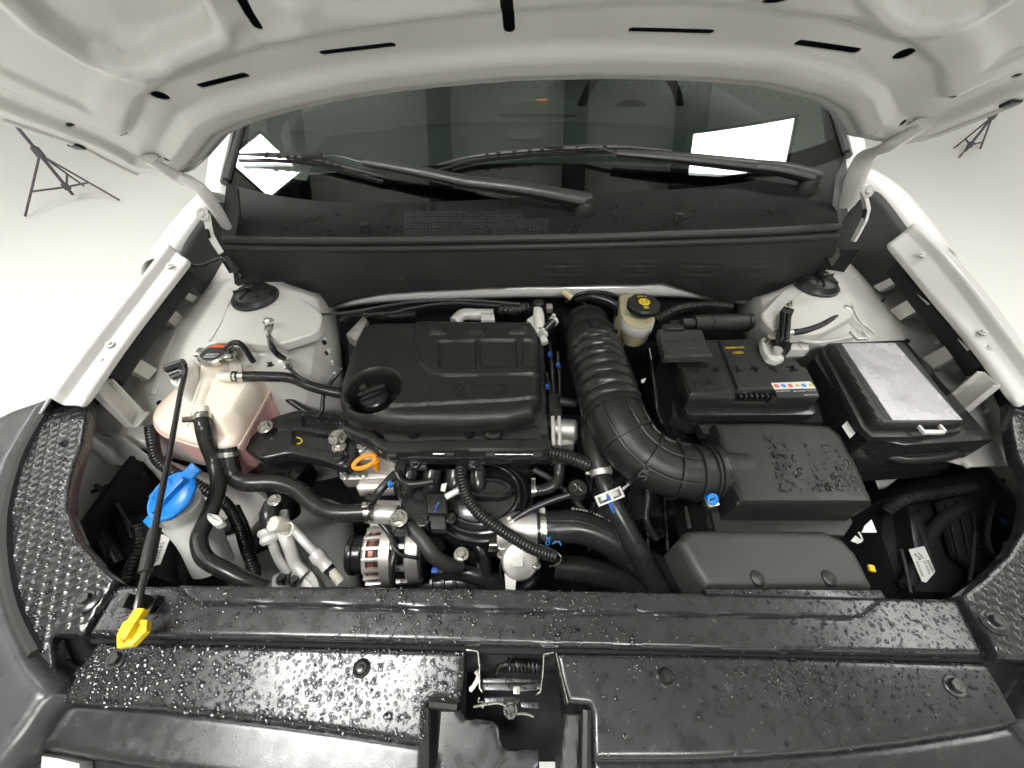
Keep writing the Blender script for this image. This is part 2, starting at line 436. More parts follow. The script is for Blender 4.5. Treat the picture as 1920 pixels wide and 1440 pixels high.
def vnoise(x, y, s, seed=0):
    """cheap smooth value noise 0..1"""
    def h(i, j):
        return (np.sin(i * 127.1 + j * 311.7 + seed * 74.7) * 43758.5453) % 1.0
    x = np.asarray(x) / s; y = np.asarray(y) / s; i = np.floor(x); j = np.floor(y); fx = x - i; fy = y - j
    fx = fx * fx * (3 - 2 * fx); fy = fy * fy * (3 - 2 * fy)
    return (h(i, j) * (1 - fx) + h(i + 1, j) * fx) * (1 - fy) + (h(i, j + 1) * (1 - fx) + h(i + 1, j + 1) * fx) * fy
# ================================================================== the studio
def rrect(hx, hy, r, n=6):
    out = []
    for sx, sy, a0 in ((1, 1, 0), (-1, 1, 90), (-1, -1, 180), (1, -1, 270)):
        for k in range(n + 1):
            a = R(a0 + 90 * k / n); out.append((sx * (hx - r) + r * math.cos(a), sy * (hy - r) + r * math.sin(a)))
    return out
def studio():
    bm = bmesh.new(); cx, cy = 0.0, 1.2; hx, hy, cr = 6.0, 7.0, 1.2; rings = []
    ins = [(2.6, 0.0), (1.6, 0.0), (1.2, 0.0)] + [(1.2 - 1.2 * math.sin(R(a)), 1.2 - 1.2 * math.cos(R(a))) for a in (12, 24, 36, 48, 60, 72, 84, 90)] + [(0, 2.4), (0, 4.6)]
    for d, z in ins:
        rings.append([bm.verts.new((cx + x, cy + y, z)) for x, y in rrect(hx - d, hy - d, max(.3, 2.6 - d))])
    n = len(rings[0])
    for a, b in zip(rings, rings[1:]):
        for i in range(n): bm.faces.new((a[i], a[(i + 1) % n], b[(i + 1) % n], b[i]))
    bm.faces.new(rings[0])
    o = B('floor', bm, STUDIO); o['kind'] = 'structure'
    o.data.flip_normals()
    bm = box((cx, cy, 4.66), (12.2, 14.2, .1)); c = B('ceiling', bm, CEIL, smooth=False); c['kind'] = 'structure'
    for x in (-4.2, -3.0, -1.85, -.6, .58, 1.55, 2.9, 4.2):
        bm = bmesh.new(); box((x, cy, 4.33), (.17, 14, .012), bm=bm); box((x, cy, 4.47), (.02, 14, .27), bm=bm); box((x, cy, 4.605), (.17, 14, .012), bm=bm)
        B('beam', bm, BEAM, c, smooth=False)
    for k, (lab, x, y, sx, sy, W, rot) in enumerate(LAMPS):
        t = T('soft_box', lab, 'studio lamp', 'soft boxes under the studio ceiling'); M = Matrix.Rotation(R(rot), 3, 'Z')
        em = mk('lit_diffuser_%d' % k, (.9, .9, .88), .6, emit=((1, .99, .965), W / (sx * sy) / math.pi))
        bm = box((x, y, 4.25), (sx, sy, .01), M); B('diffuser', bm, em, t, smooth=False)
        bm = bmesh.new()
        for (ox, oy, lx, ly) in ((sx / 2 + .011, 0, .02, sy + .04), (-sx / 2 - .011, 0, .02, sy + .04), (0, sy / 2 + .011, sx, .02), (0, -sy / 2 - .011, sx, .02)):
            box(Vector((x, y, 4.29)) + M @ Vector((ox, oy, 0)), (lx, ly, .12), M, bm=bm)
        box((x, y, 4.345), (sx, sy, .01), M, bm=bm)
        B('housing', bm, BEAM, t, smooth=False)
studio()
def stand(label, base, top, spread, rot, closed=False):
    t = T('light_stand', label, 'light stand', 'black light stands on the studio floor')
    STD = MATS.get('stand') or mk('stand', (.085, .07, .085), .5)
    b = Vector(base); tp = b + Vector((0, 0, top))
    B('pole', tube([b + Vector((0, 0, .06)), b + Vector((0, 0, top * .5)), tp], .013, n=10, step=.1), STD, t)
    B('collar', lathe([(.03, 0), (.03, .07), (.022, .08), (.022, 0.0)], b + Vector((0, 0, .38)), n=14), STD, t)
    B('hub', lathe([(.026, 0), (.026, .05), (.0, .05)], b + Vector((0, 0, .11)), n=14), STD, t)
    for k in range(3):
        a = R(rot + 120 * k); d = Vector((math.cos(a), math.sin(a), 0))
        B('leg', tube([b + Vector((0, 0, .40)), b + d * spread + Vector((0, 0, .012))], .0085, n=8, step=.3), STD, t)
        B('brace', tube([b + Vector((0, 0, .13)), b + d * spread * .6 + Vector((0, 0, .17))], .008, n=8, step=.3), STD, t)
stand('black light stand with splayed tripod legs left of the car', Vector((-4.12, 3.73, 0)), 2.2, .40, 0)
stand('black light stand with folded legs right of the car', P(1800, 296, 0.0), 2.2, .15, 100)

# ================================================================== car body
CX = .06                                                # centre line of the car
body = T('white_car', 'white car front body with open engine bay, fenders and strut towers', 'car')
def fender(rows, name='fender'):
    return net(rows, WHT, name, body, thick=.004, sub=2)
# stations front to rear; points from the inner flange edge out over the crest to the outer skin
Lst = [  # inner edge, flange outer, crest, silhouette
    ((150, 760), (118, 760), (85, 775), (60, 790)), ((197, 690), (160, 700), (118, 724), (82, 744)), ((232, 640), (200, 645), (162, 662), (126, 684)),
    ((290, 565), (262, 565), (236, 572), (202, 596)), ((347, 493), (323, 484), (303, 482), (275, 504)), ((352, 486), (330, 474), (316, 462), (292, 480))]
Rst = [((1915, 760), (1950, 750), (1985, 765), (2010, 780)), ((1852, 672), (1885, 668), (1925, 690), (1965, 700)), ((1813, 623), (1850, 618), (1888, 632), (1928, 640)),
       ((1747, 547), (1790, 535), (1826, 548), (1868, 560)), ((1690, 478), (1722, 458), (1756, 462), (1800, 480)), ((1668, 454), (1696, 436), (1728, 434), (1768, 452))]
for st, xs in ((Lst, (-.725, -.757, -.79, -.845)), (Rst, (.865, .895, .93, .985))):
    rows = []
    for q in st:
        p = [PX(x, y, X) for (x, y), X in zip(q, xs)]; s = -1 if xs[0] < 0 else 1
        lip = p[0] + Vector((0, 0, -.012)); step = p[1] + Vector((-s * .003, 0, .0)); step2 = p[1] + Vector((-s * .001, 0, .0015))
        side1 = p[3] + Vector((s * .03, 0, -.06)); side2 = p[3] + Vector((s * .045, 0, -.22)); side3 = p[3] + Vector((s * .03, 0, -.45))
        rows.append([lip, p[0] - Vector((0, 0, .002)), p[0] + Vector((s * .004, 0, 0)), step, step2, p[1] + Vector((s * .002, 0, .018)), p[1] + Vector((s * .005, 0, .021)), p[2] + Vector((0, 0, .004)), p[3], side1, side2, side3])
    fender(rows)
    # rear run of the fender up to the windshield pillar
    if xs[0] < 0: tail = [((303, 482), -.79), ((345, 420), -.785), ((372, 386), -.77), ((400, 356), -.75), ((424, 338), -.73)]
    else: tail = [((1756, 462), .93), ((1712, 405), .915), ((1680, 362), .90), ((1652, 335), .885), ((1612, 312), .87)]
    rows = []; s = -1 if xs[0] < 0 else 1
    for (x, y), X in tail:
        p = PX(x, y, X); rows.append([p + Vector((-s * .012, .0, -.16)), p + Vector((-s * .006, 0, -.02)), p, p + Vector((s * .05, 0, -.005)), p + Vector((s * .10, 0, -.06)), p + Vector((s * .13, 0, -.3))])
    fender(rows, 'fender_rear')
    rows = []
    for (x, y), X in tail[:4]:
        p = PX(x, y, X); rows.append([p + Vector((-s * .016, .0, -.012)), p + Vector((-s * .022, 0, -.09)), p + Vector((-s * .07, 0, -.17))])
    net(rows, DULL, 'fender_inner_face', body)  # grey sheet for the inner face of the fender
    # black foam strip under the flange, with the inner side's shadow put in
    path = [PX(*q[0], xs[0]) + Vector((s * .012, 0, -.032)) for q in st[1:5]]
    B('foam_shade_strip', tube(path, .015, n=8, step=.02, flat=1.4), DEEP, body)
    for q, off in ((st[1], .02), (st[2], -.01), (st[4], -.03)):
        c = PX(*q[0], xs[0]).lerp(PX(*q[1], xs[1]), .5) + Vector((0, off, .004)); bolt(body, c, .0052, WHT, name='flange_bolt')
# brackets that carry the fender flanges
def bracket(a, b, wd, drop):
    a, b = Vector(a), Vector(b); d = (b - a); w_ = Vector((0, wd, 0)); bm = bmesh.new(); n = d.cross(w_).normalized(); n = -n if n.z < 0 else n
    slab([a, a + w_, b + w_, b], .0025, bm=bm, down=-n)
    for o in (Vector((0, 0, 0)), w_ - Vector((0, .0025, 0))): slab([a + o, b + o, b + o + n * .013, a + o + n * .013], .0025, bm=bm, down=(0, 1, 0))
    f = Vector((d.x, 0, 0)).normalized() * .022
    slab([b, b + w_, b + w_ + f, b + f], .0025, bm=bm)
    return B('fender_bracket', bm, PRIM, body)
for (x0, y0, z0), (x1, y1, z1), wd in (((316, 545, 1.07), (360, 566, 1.005), .02), ((285, 580, 1.06), (326, 612, .99), .034), ((212, 676, 1.045), (276, 712, .97), .03), ((172, 738, 1.035), (236, 800, .95), .036),
                                       ((1705, 520, 1.08), (1650, 545, 1.02), .02), ((1745, 570, 1.07), (1690, 600, 1.0), .036), ((1822, 655, 1.055), (1752, 690, .985), .03), ((1875, 725, 1.045), (1800, 785, .965), .036)):
    bracket(P(x0, y0, z0), P(x1, y1, z1), wd, .02)
# inner aprons and strut towers
netpx([
    [(385, 440, 1.005), (425, 470, 1.035), (470, 505, 1.040), (540, 535, 1.040), (600, 553, 1.025), (628, 560, .93)],
    [(345, 520, .99), (392, 535, 0.990), (440, 565, 1.030), (535, 590, 1.035), (602, 598, 1.015), (640, 625, .90)],
    [(300, 580, .97), (345, 595, .99), (385, 625, 1.015), (490, 642, 1.020), (596, 640, 1.000), (648, 680, .86)],
    [(255, 645, .965), (308, 655, .975), (352, 672, 1.0), (470, 700, .99), (585, 705, .97), (655, 745, .80)],
    [(205, 718, .95), (268, 735, .95), (325, 755, .92), (450, 780, .86), (565, 800, .82), (665, 800, .74)],
    [(165, 800, .94), (232, 828, .93), (300, 855, .88), (420, 880, .78), (545, 905, .73), (670, 900, .66)]], PRIM, 'strut_tower', body)
netpx([
    [(1378, 560, .93), (1425, 560, 1.030), (1500, 528, 1.040), (1580, 478, 1.035), (1650, 436, 1.015), (1700, 480, 0.990)],
    [(1376, 590, .91), (1428, 595, 1.020), (1500, 588, 1.035), (1600, 545, 1.025), (1672, 522, 0.990), (1742, 560, .99)],
    [(1390, 630, .90), (1440, 632, 1.000), (1530, 632, 1.015), (1628, 612, 1.005), (1700, 598, .99), (1782, 640, .97)],
    [(1400, 670, .84), (1470, 672, .95), (1545, 668, .965), (1645, 680, .965), (1742, 690, .965), (1822, 730, .95)],
    [(1420, 730, .76), (1500, 762, .78), (1600, 765, .82), (1720, 770, .92), (1795, 782, .945), (1865, 820, .945)],
    [(1450, 800, .66), (1550, 850, .66), (1650, 862, .76), (1765, 852, .90), (1835, 855, .93), (1895, 885, .93)]], PRIM, 'strut_tower', body)
# weld seam beads and pressed ridges on the towers
for px in ([(392, 640, 1.021), (415, 600, 1.033), (432, 560, 1.038), (440, 545, 1.040)], [(395, 652, 1.015), (450, 650, 1.025), (520, 642, 1.025), (575, 625, 1.021), (600, 600, 1.019)],
           [(1555, 535, 1.038), (1585, 555, 1.035), (1600, 575, 1.030), (1612, 600, 1.021), (1640, 625, 1.005)], [(1470, 630, 1.019), (1530, 642, 1.019), (1600, 632, 1.017)]):
    B('weld_seam', hose(px, .0035, n=6, step=.008), PRIM, body)
B('tower_plate', spx([(398, 640), (428, 566), (446, 540), (560, 552), (606, 588), (596, 622), (520, 646)], 1.037, .02, .008, r=.02, seg=3), PRIM, body)
B('tower_plate', spx([(1424, 590), (1468, 542), (1556, 505), (1592, 552), (1606, 590), (1540, 625), (1462, 630)], 1.037, .02, .008, r=.02, seg=3), PRIM, body)
# lower rails seen between the hoses on the left
netpx([
    [(240, 838, .92), (300, 858, .87), (380, 885, .81), (450, 905, .76), (520, 930, .72), (660, 930, .64)],
    [(300, 895, .83), (350, 925, .80), (420, 965, .75), (480, 1000, .70), (560, 1030, .64), (665, 1020, .58)],
    [(370, 985, .73), (400, 1015, .72), (450, 1055, .68), (510, 1090, .64), (600, 1105, .58), (680, 1110, .52)],
    [(400, 1095, .68), (430, 1110, .67), (480, 1135, .64), (540, 1155, .60), (620, 1160, .56), (690, 1170, .48)]], PRIM, 'frame_rail', body)
B('rail_rib', hose([(560, 870, .78), (520, 930, .745), (475, 985, .725), (460, 1000, .715)], .010, n=8), PRIM, body)
B('apron_end', slab([P(168, 818, .945), P(235, 820, .94), P(284, 858, .90), P(240, 870, .87), P(172, 872, .87)], .004), PRIM, body)
B('apron_end', spx([(1768, 860), (1830, 822), (1892, 815), (1895, 872), (1820, 875)], .935, .004), PRIM, body)
B('apron_end', slab([P(1640, 888, .87), P(1700, 884, .87), P(1662, 914, .82), P(1650, 916, .82)], .004), PRIM, body)
for (x, y, z, sx, sy) in ((412, 990, .735, .05, .04), (484, 1018, .70, .045, .04), (548, 1070, .655, .03, .05), (420, 893, .79, .02, .015)):
    B('rail_hole', box(P(x, y, z), (sx, sy, .016), Matrix.Rotation(R(25), 3, 'Z'), .004), DEEP, body)
# dark well of the bay: firewall, floor, front
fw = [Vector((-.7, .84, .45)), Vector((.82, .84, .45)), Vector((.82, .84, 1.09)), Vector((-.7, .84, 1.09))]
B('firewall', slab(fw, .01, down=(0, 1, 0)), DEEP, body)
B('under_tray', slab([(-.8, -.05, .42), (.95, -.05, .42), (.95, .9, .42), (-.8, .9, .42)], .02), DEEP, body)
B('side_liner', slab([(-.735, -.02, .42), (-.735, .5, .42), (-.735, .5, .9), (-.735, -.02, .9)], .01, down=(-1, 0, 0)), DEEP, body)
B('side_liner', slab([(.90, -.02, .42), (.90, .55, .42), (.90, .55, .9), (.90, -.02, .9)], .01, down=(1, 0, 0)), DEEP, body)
# white cross bar under the cowl
def bar(px, r, mat, name, par, flat=1.0): return B(name, hose(px, r, n=10, step=.02, flat=flat), mat, par)
rows = []
for (x, y, y2) in ((560, 566, 580), (605, 560, 579), (660, 543, 568), (730, 532, 560), (840, 524, 556), (960, 520, 553), (1080, 520, 552), (1200, 518, 550), (1290, 525, 552), (1350, 540, 560), (1400, 550, 566)):
    rows.append([PY(x, y - 22, .832), PY(x, y - 10, .824), PY(x, y2 - 6, .790), PY(x, y2 + 3, .792), PY(x, y2 + 5, .81)])
net(rows, WHT, 'cross_bar', body)
bm = bmesh.new(); box((CX, 2.35, .75), (1.66, 1.9, .9), bev=.08, bm=bm); B('cabin_shell', bm, WHT, body)
roof = []
for y, z in ((1.85, 1.60), (2.1, 1.64), (2.6, 1.66), (3.3, 1.62)): roof.append([Vector((CX + x, y, z + c)) for x, c in ((-.68, -.06), (-.62, 0), (-.3, .02), (.3, .02), (.62, 0), (.68, -.06))])
net(roof, WHT, 'roof', body)
for s in (-1, 1): B('roof_rail', tube([(CX + s * .68, 1.85, 1.54), (CX + s * .68, 2.6, 1.60), (CX + s * .68, 3.3, 1.55)], .03, n=8, step=.1), WHT, body)

# ================================================================== windshield
gb = [(427, 337, .90), (467, 353, .925), (547, 368, .955), (640, 375, .975), (807, 375, .995), (960, 369, 1.0), (1120, 360, .998), (1280, 350, .985), (1447, 328, .955), (1540, 304, .925), (1585, 286, .90)]
GS = .53
def gk(X): return .614 + .06 * (X - CX) ** 2
def gheight(X, Y): return GS * Y + gk(X)
def G0(x, y):
    d = ray(x, y); lo, hi = .5, 2.5
    for _ in range(50):
        m = (lo + hi) / 2; p = C0 + d * m
        if p.z > gheight(p.x, p.y): lo = m
        else: hi = m
    return C0 + d * lo
GB = [G0(x, y) for x, y, _ in gb]
gy_fit = np.polyfit([p.x for p in GB], [p.y for p in GB], 4)
gx = [p.x for p in GB]
def gbase(X): Y = float(np.polyval(gy_fit, X)); return Y, gheight(X, Y)
def G(x, y, off=0.0):
    d = ray(x, y); lo, hi = .5, 2.5
    for _ in range(50):
        m = (lo + hi) / 2; p = C0 + d * m
        if p.z > gheight(p.x, p.y): lo = m
        else: hi = m
    return C0 + d * lo + Vector((0, -.47, .88)) * off
# windshield pillars
for (q0, lean, s) in ((GB[0], .04, -1), (GB[-1], -.04, 1)):
    p = q0 + Vector((s * .014, 0, 0)); X = s; q = p + Vector((lean, .75, .42)); s = -1 if X < 0 else 1
    B('windshield_pillar', tube([p + Vector((s * .03, 0, -.05)), p.lerp(q, .5) + Vector((s * .03, 0, 0)), q + Vector((s * .03, 0, 0))], .038, n=12, step=.05), WHT, body)
    B('pillar_trim', tube([p + Vector((-s * .006, .0, -.01)), p.lerp(q, .5) + Vector((-s * .006, 0, 0)), q + Vector((-s * .006, 0, 0))], .014, n=8, step=.05), BLK, body)
ws = T('windshield', 'tinted windshield glass behind the wipers under the raised hood', 'windshield')
NX = 40; Xs = [gx[0] + (gx[-1] - gx[0]) * i / NX for i in range(NX + 1)]
def gsheet(s0, s1, off, n=10, pinch=.05):
    rows = []
    for j in range(n + 1):
        s = s0 + (s1 - s0) * j / n; row = []
        for X in Xs:
            yb, zb = gbase(X); row.append(Vector((X - (X - CX) * pinch * s, yb + s * .884, zb + s * .468)) + Vector((0, -.47, .88)) * off)
        rows.append(row)
    return rows
def sheet(rows, th=None):
    bm = bmesh.new(); V = [[bm.verts.new(p) for p in r] for r in rows]
    for a, b in zip(V, V[1:]):
        for i in range(len(a) - 1): bm.faces.new((a[i], a[i + 1], b[i + 1], b[i]))
    if th: bmesh.ops.solidify(bm, geom=list(bm.faces), thickness=th)
    return bm
NX, Xs_old = 90, Xs; Xs = [gx[0] + (gx[-1] - gx[0]) * i / 90 for i in range(91)]
bm = sheet(gsheet(-.01, .98, 0, 40)); merge(bm, sheet(gsheet(-.01, .98, -.004, 40)))
me = bpy.data.meshes.new('glass'); bm.to_mesh(me); bm.free(); go = link('glass', me, GLASS, ws, ang=80); Xs = Xs_old
B('black_band', sheet(gsheet(-.012, .055, -.007), .002), DEEP, ws)
for s in (0, -1):
    rows = [[r[s] + Vector((0, 0, k)) for k in (0, .01)] for r in gsheet(0, .98, .002)]
    B('seal', tube([r[0] for r in rows], .008, n=8, step=.04), SEAL, ws)
# cabin seen faintly through the glass
db = T('dashboard', 'dashboard with its lit top painted pale, seen faintly through the windshield', 'dashboard')
PALE = mk('lit_dash_plastic', (.66, .71, .67), .6, bump=.2, bscale=500); DK = mk('grey_dash_plastic', (.035, .036, .035), .6, bump=.2, bscale=500)  # brightness of the lit dash top is put into its pale colour
def strip(ys): return [[Vector((CX + u, y, z - .03 * (u / .66) ** 2)) for u in np.linspace(-.66, .66, 13)] for y, z in ys]
B('dash_front', sheet(strip([(1.0, 1.115), (1.1, 1.13), (1.22, 1.15)]), .01), DK, db)
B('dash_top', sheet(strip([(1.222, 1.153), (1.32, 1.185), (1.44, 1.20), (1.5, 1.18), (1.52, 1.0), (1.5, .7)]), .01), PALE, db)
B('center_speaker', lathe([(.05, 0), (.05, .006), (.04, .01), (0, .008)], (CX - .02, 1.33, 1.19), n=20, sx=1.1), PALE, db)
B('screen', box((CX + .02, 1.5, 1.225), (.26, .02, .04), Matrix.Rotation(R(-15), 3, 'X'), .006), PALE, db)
SCR = mk('lit_hazard_lamp', (.5, .2, .02), .5, emit=((1, .35, .05), 1.5))
B('warning_light', box((CX + .035, 1.487, 1.248), (.035, .006, .004)), SCR, db)
t = T('steering_wheel', 'dark steering wheel behind the windshield', 'steering wheel')
bm = bmesh.new(); c = Vector((CX + .36, 1.62, 1.16)); M = frame((0, -.85, .5))
B('rim', tube([c + M @ Vector((.18 * math.cos(a), .18 * math.sin(a), 0)) for a in np.linspace(0, 6.28, 40)], .014, n=8, raw=True), DK, t)
B('hub', lathe([(.06, -.03), (.06, .01), (.04, .02), (0, .02)], c, (0, -.85, .5), sx=1.3), DK, t)
B('spoke', box(c, (.32, .035, .012), M), DK, t)
for sx, lab in ((-.36, 'grey front seat back on the left of the cabin'), (.36, 'grey front seat back behind the steering wheel')):
    t = T('seat', lab, 'seat'); SEAT = MATS.get('seat_fabric') or mk('seat_fabric', (.06, .062, .058), .85)
    B('backrest', box((CX + sx, 2.1, 1.1), (.5, .13, .62), Matrix.Rotation(R(-12), 3, 'X'), .05), SEAT, t)
    B('head_rest', box((CX + sx, 2.17, 1.50), (.26, .1, .17), Matrix.Rotation(R(-10), 3, 'X'), .04), SEAT, t)

# ================================================================== cowl cover
cw = T('cowl_cover', 'wet black plastic cowl cover below the windshield', 'cowl cover')
lipY = .80
LX = [(420, 447), (500, 449), (640, 450), (800, 449), (960, 446), (1120, 443), (1280, 438), (1440, 432), (1572, 424)]
LP = [PY(x, y, lipY) for x, y in LX]; lx = [p.x for p in LP]; lz = [p.z for p in LP]
def cowl_z(X, v):
    yb, zb = gbase(X); z1 = float(np.interp(X, lx, lz)); return lipY + (yb - lipY) * v, z1 + (zb - z1) * v - .016 * math.sin(math.pi * v)
nv = 20; rows = []
x0, x1 = lx[0], lx[-1]
for j in range(nv + 1):
    v = j / nv * 1.02; row = []
    for i in range(61):
        f = i / 60; X = (x0 + (x1 - x0) * f) * (1 - v) + (gx[0] + (gx[-1] - gx[0]) * f) * v
        Y, z = cowl_z(X, min(v, 1)); row.append(Vector((X, Y + max(0, v - 1) * .3, z - max(0, v - 1))))
    rows.append(row)
B('upper_panel', sheet(rows, -.003), SATIN, cw)
def cowl_at(x, y, off=0.0):
    d = ray(x, y); lo, hi = .5, 1.4
    for _ in range(50):
        m = (lo + hi) / 2; p = C0 + d * m; yb, zb = gbase(p.x); v = (p.y - lipY) / (yb - lipY)
        zz = cowl_z(p.x, min(max(v, 0), 1))[1]
        if p.z > zz: lo = m
        else: hi = m
    return C0 + d * lo + Vector((0, 0, off))
# rubber lip along its front edge, two beads
for dz, dy, r in ((.0, -.004, .0085), (-.0155, -.010, .0075)):
    B('rubber_lip', tube([p + Vector((0, dy, dz)) for p in LP], r, n=10, step=.03), SEAL, cw)
# front apron
low = [(1572, 432), (1577, 445), (1568, 470), (1552, 500), (1480, 545), (1420, 556), (1352, 558), (1300, 545), (1245, 527), (1208, 529), (1100, 531), (960, 534), (800, 541), (720, 546), (665, 556), (618, 572), (590, 574), (545, 560), (505, 548), (462, 540), (443, 528), (438, 500), (424, 470), (420, 456)]
def ap(x, y): p = PY(x, y, lipY - .006); return (p.x, p.z)
outl = [ap(x, y + 9) for x, y in LX] + [ap(x, y) for x, y in low]
emb = []
for x in (506, 597, 690, 778): emb += [[(x, 492), (x + 58, 494), (x + 66, 505), (x + 2, 503)], [(x + 12, 509), (x + 66, 509), (x + 74, 520), (x + 24, 521)]]
for x in (1012, 1158, 1268, 1372): emb += [[(x, 490), (x + 84, 487), (x + 90, 498), (x + 6, 500)], [(x + 2, 505), (x + 88, 502), (x + 80, 513), (x + 10, 515)]]
emb = [[ap(x, y) for x, y in q] for q in emb]
def apron_h(u, v, d):
    h = edge_round(d, .004) + .05 * np.clip(((u - CX) / .7) ** 2, 0, 1) * 0
    for q in emb:
        s, _, _ = sdf(u, v, q); h = h + .0014 * sm(s, -.0012, .0012) - .0014 * sm(s, .0012, .0034)
    return h
zl = min(p[1] for p in outl)
B('front_apron', plate(outl, apron_h, lambda u, v, h: Vector((u, lipY - .006 - h - (1.14 - v) * .12, v)), .0042, .006), SATIN, cw)
# louvre grille of the cowl
bm = bmesh.new()
def thin(pts, wv, th):
    for a_, b_ in zip(pts, pts[1:]): slab([a_ - wv, a_ + wv, b_ + wv, b_ - wv], th, bm=bm)
for i in range(41):
    x = 762 + i * 6.5; y0 = 397 if x < 980 else 413
    thin([cowl_at(x - k * .5, y0 + (441 - y0) * k / 4, .0022) for k in range(5)], Vector((.001, 0, 0)), .0035)
for j in range(9):
    y = 397 + j * 5.5; xe = 980 if y < 413 else 1026
    thin([cowl_at(760 + (xe - 760) * k / 8, y - 2 * k / 8, .0026) for k in range(9)], Vector((0, .0008, 0)), .003)
g = B('louvre_grille', bm, PLAST, cw, smooth=False); g['kind'] = 'stuff'
for xa, xb, ya in ((758, 982, 395), (982, 1028, 411)):
    n = 10; B('grille_opening', sheet([[cowl_at(xa + (xb - xa) * k / n, ya + (443 - ya) * q / 4, .0007) for k in range(n + 1)] for q in range(5)]), DEEP, cw)
for x, y in ((687, 432), (1270, 412)):
    c = cowl_at(x, y, .004); bm = box(c, (.016, .012, .022), Matrix.Rotation(R(-20), 3, 'X'), .003); box(c + Vector((0, -.001, .01)), (.02, .016, .005), bev=.002, bm=bm); B('clip', bm, PLAST, cw)
# corner wings of the cowl
B('corner_wing', net([[P(440, 470, 1.12), P(425, 400, 1.16), P(424, 345, 1.2)], [P(425, 480, 1.1), P(410, 420, 1.12), P(412, 360, 1.16)]], SATIN, 'corner_wing', cw).data, None, cw) if False else None
for pts in ([(424, 342, 1.215), (418, 400, 1.16), (416, 450, 1.13), (440, 452, 1.13), (450, 400, 1.15), (446, 352, 1.20)], [(1586, 292, 1.25), (1592, 350, 1.20), (1590, 400, 1.16), (1572, 426, 1.14), (1560, 400, 1.15), (1566, 330, 1.22)]):
    B('corner_wing', slab([P(*q) for q in pts], .006, .002), SATIN, cw)
B('corner_tab', spx([(1548, 480), (1572, 462), (1576, 478), (1560, 500)], 1.10, .004, .001), PLAST, cw)
B('corner_tab', spx([(438, 515), (420, 480), (432, 478), (450, 505)], 1.10, .004, .001), PLAST, cw)
drop_field('water_drops', 'water beads scattered on the black cowl cover', [(-.52, .81), (.62, .81), (.66, .88), (.5, .95), (.2, .98), (-.2, .98), (-.45, .94), (-.55, .89)],
           lambda X, Y: cowl_z(X, (Y - lipY) / (gbase(X)[0] - lipY))[1] + .001, 1000, .0013, .0048, lambda x, y: (vnoise(x, y, .07, 3) > .45) * .9 + .1, 11)
# drops on the glass
def glass_drops():
    poly = [(-.5, .99), (.6, .985), (.6, 1.2), (-.5, 1.2)]
    return drop_field('water_drops', 'fine water beads on the windshield glass', poly, lambda X, Y: gheight(X, Y) + .003, 160, .0008, .0022, None, 5)
glass_drops()

# ================================================================== wipers
def wiper(label, piv, knee, joint, tip, blade):
    t = T('wiper', label, 'wiper', 'windshield wipers')
    c = cowl_at(*piv, .028); k = G(*knee, .028); j = G(*joint, .03); e = G(*tip, .02)
    d = (k - c)
    B('pivot', lathe([(.024, -.035), (.024, -.006), (.02, .0), (0, .0)], c, n=24), PLAST, t)
    B('pivot_cap', lathe([(.0165, -.004), (.0165, .010), (.014, .013), (0, .013)], c, n=24), DULL, t)
    B('arm', tube([c, c.lerp(k, .5) + Vector((0, 0, .004)), k], [.022, .020, .0175], n=12, flat=.8), SATIN, t)
    B('arm_extension', tube([k, k.lerp(j, .5) + Vector((0, 0, .002)), j], [.0185, .016, .011], n=12, flat=.8), SATIN, t)
    B('hook', tube([j, j.lerp(e, .5) + Vector((0, 0, .008)), e], .005, n=8, flat=.5), SATIN, t)
    bl = [G(*q, .014) for q in blade]
    br = B('bridge', tube([p + Vector((0, 0, .006)) for p in bl], [.003, .008, .009, .008, .003], n=8, flat=.7), SATIN, t)
    B('rubber_blade', tube([p + Vector((0, -.004, -.006)) for p in bl], .0045, n=6), BLK, t)
    n = len(bl)
    path = spline(bl, .01)
    for f in (.22, .28, .34, .40, .46, .60, .66, .72):
        p = path[int(f * (len(path) - 1))] + Vector((0, -.002, .006)); B('bridge_slot', box(p, (.010, .016, .010), bev=.002), PLAST, t)
    B('blade_mount', box(path[len(path) // 2] + Vector((0, 0, .011)), (.05, .018, .016), bev=.005), PLAST, t)
wiper('left wiper with its arm pivoting at the middle of the cowl', (1095, 398), (876, 357), (690, 322), (600, 306), [(455, 303), (520, 304), (590, 310), (660, 327), (722, 343)])
wiper('right wiper with its arm pivoting by the right pillar', (1513, 355), (1402, 328), (1150, 305), (1075, 290), [(822, 322), (900, 304), (1030, 292), (1150, 288), (1254, 296)])

# ================================================================== hood
hd = T('car_hood', 'raised white car hood with slots in its pressed inner panel', 'car hood')
def hz(X, Y): return 1.972 - .869 * Y + .045 * (1 - ((X - CX) / .80) ** 2)
HN = Vector((0, -.656, -.755))                       # towards the engine bay
def HP(x, y):
    d = ray(x, y); lo, hi = .1, 2.0
    for _ in range(50):
        m = (lo + hi) / 2; p = C0 + d * m
        if p.z < hz(p.x, p.y): lo = m
        else: hi = m
    return C0 + d * lo
def huv(x, y): p = HP(x, y); return (p.x, -p.y)
hedge = [(0, 224), (70, 247), (143, 275), (200, 305), (247, 328), (290, 332), (363, 329), (395, 300), (430, 262), (477, 240), (560, 217), (640, 200), (720, 187), (807, 177), (960, 164), (1120, 160), (1280, 163), (1413, 173), (1513, 197), (1553, 220), (1580, 262), (1633, 272), (1690, 268), (1740, 260), (1830, 226), (1920, 190)]
hpts = [huv(*q) for q in hedge]
front = -.12                                          # front edge of the opened hood, above and behind the camera's upper field
ho = [(-.77, front)] + [(-.80, -.40)] + hpts + [(.915, -.40), (.885, front)]
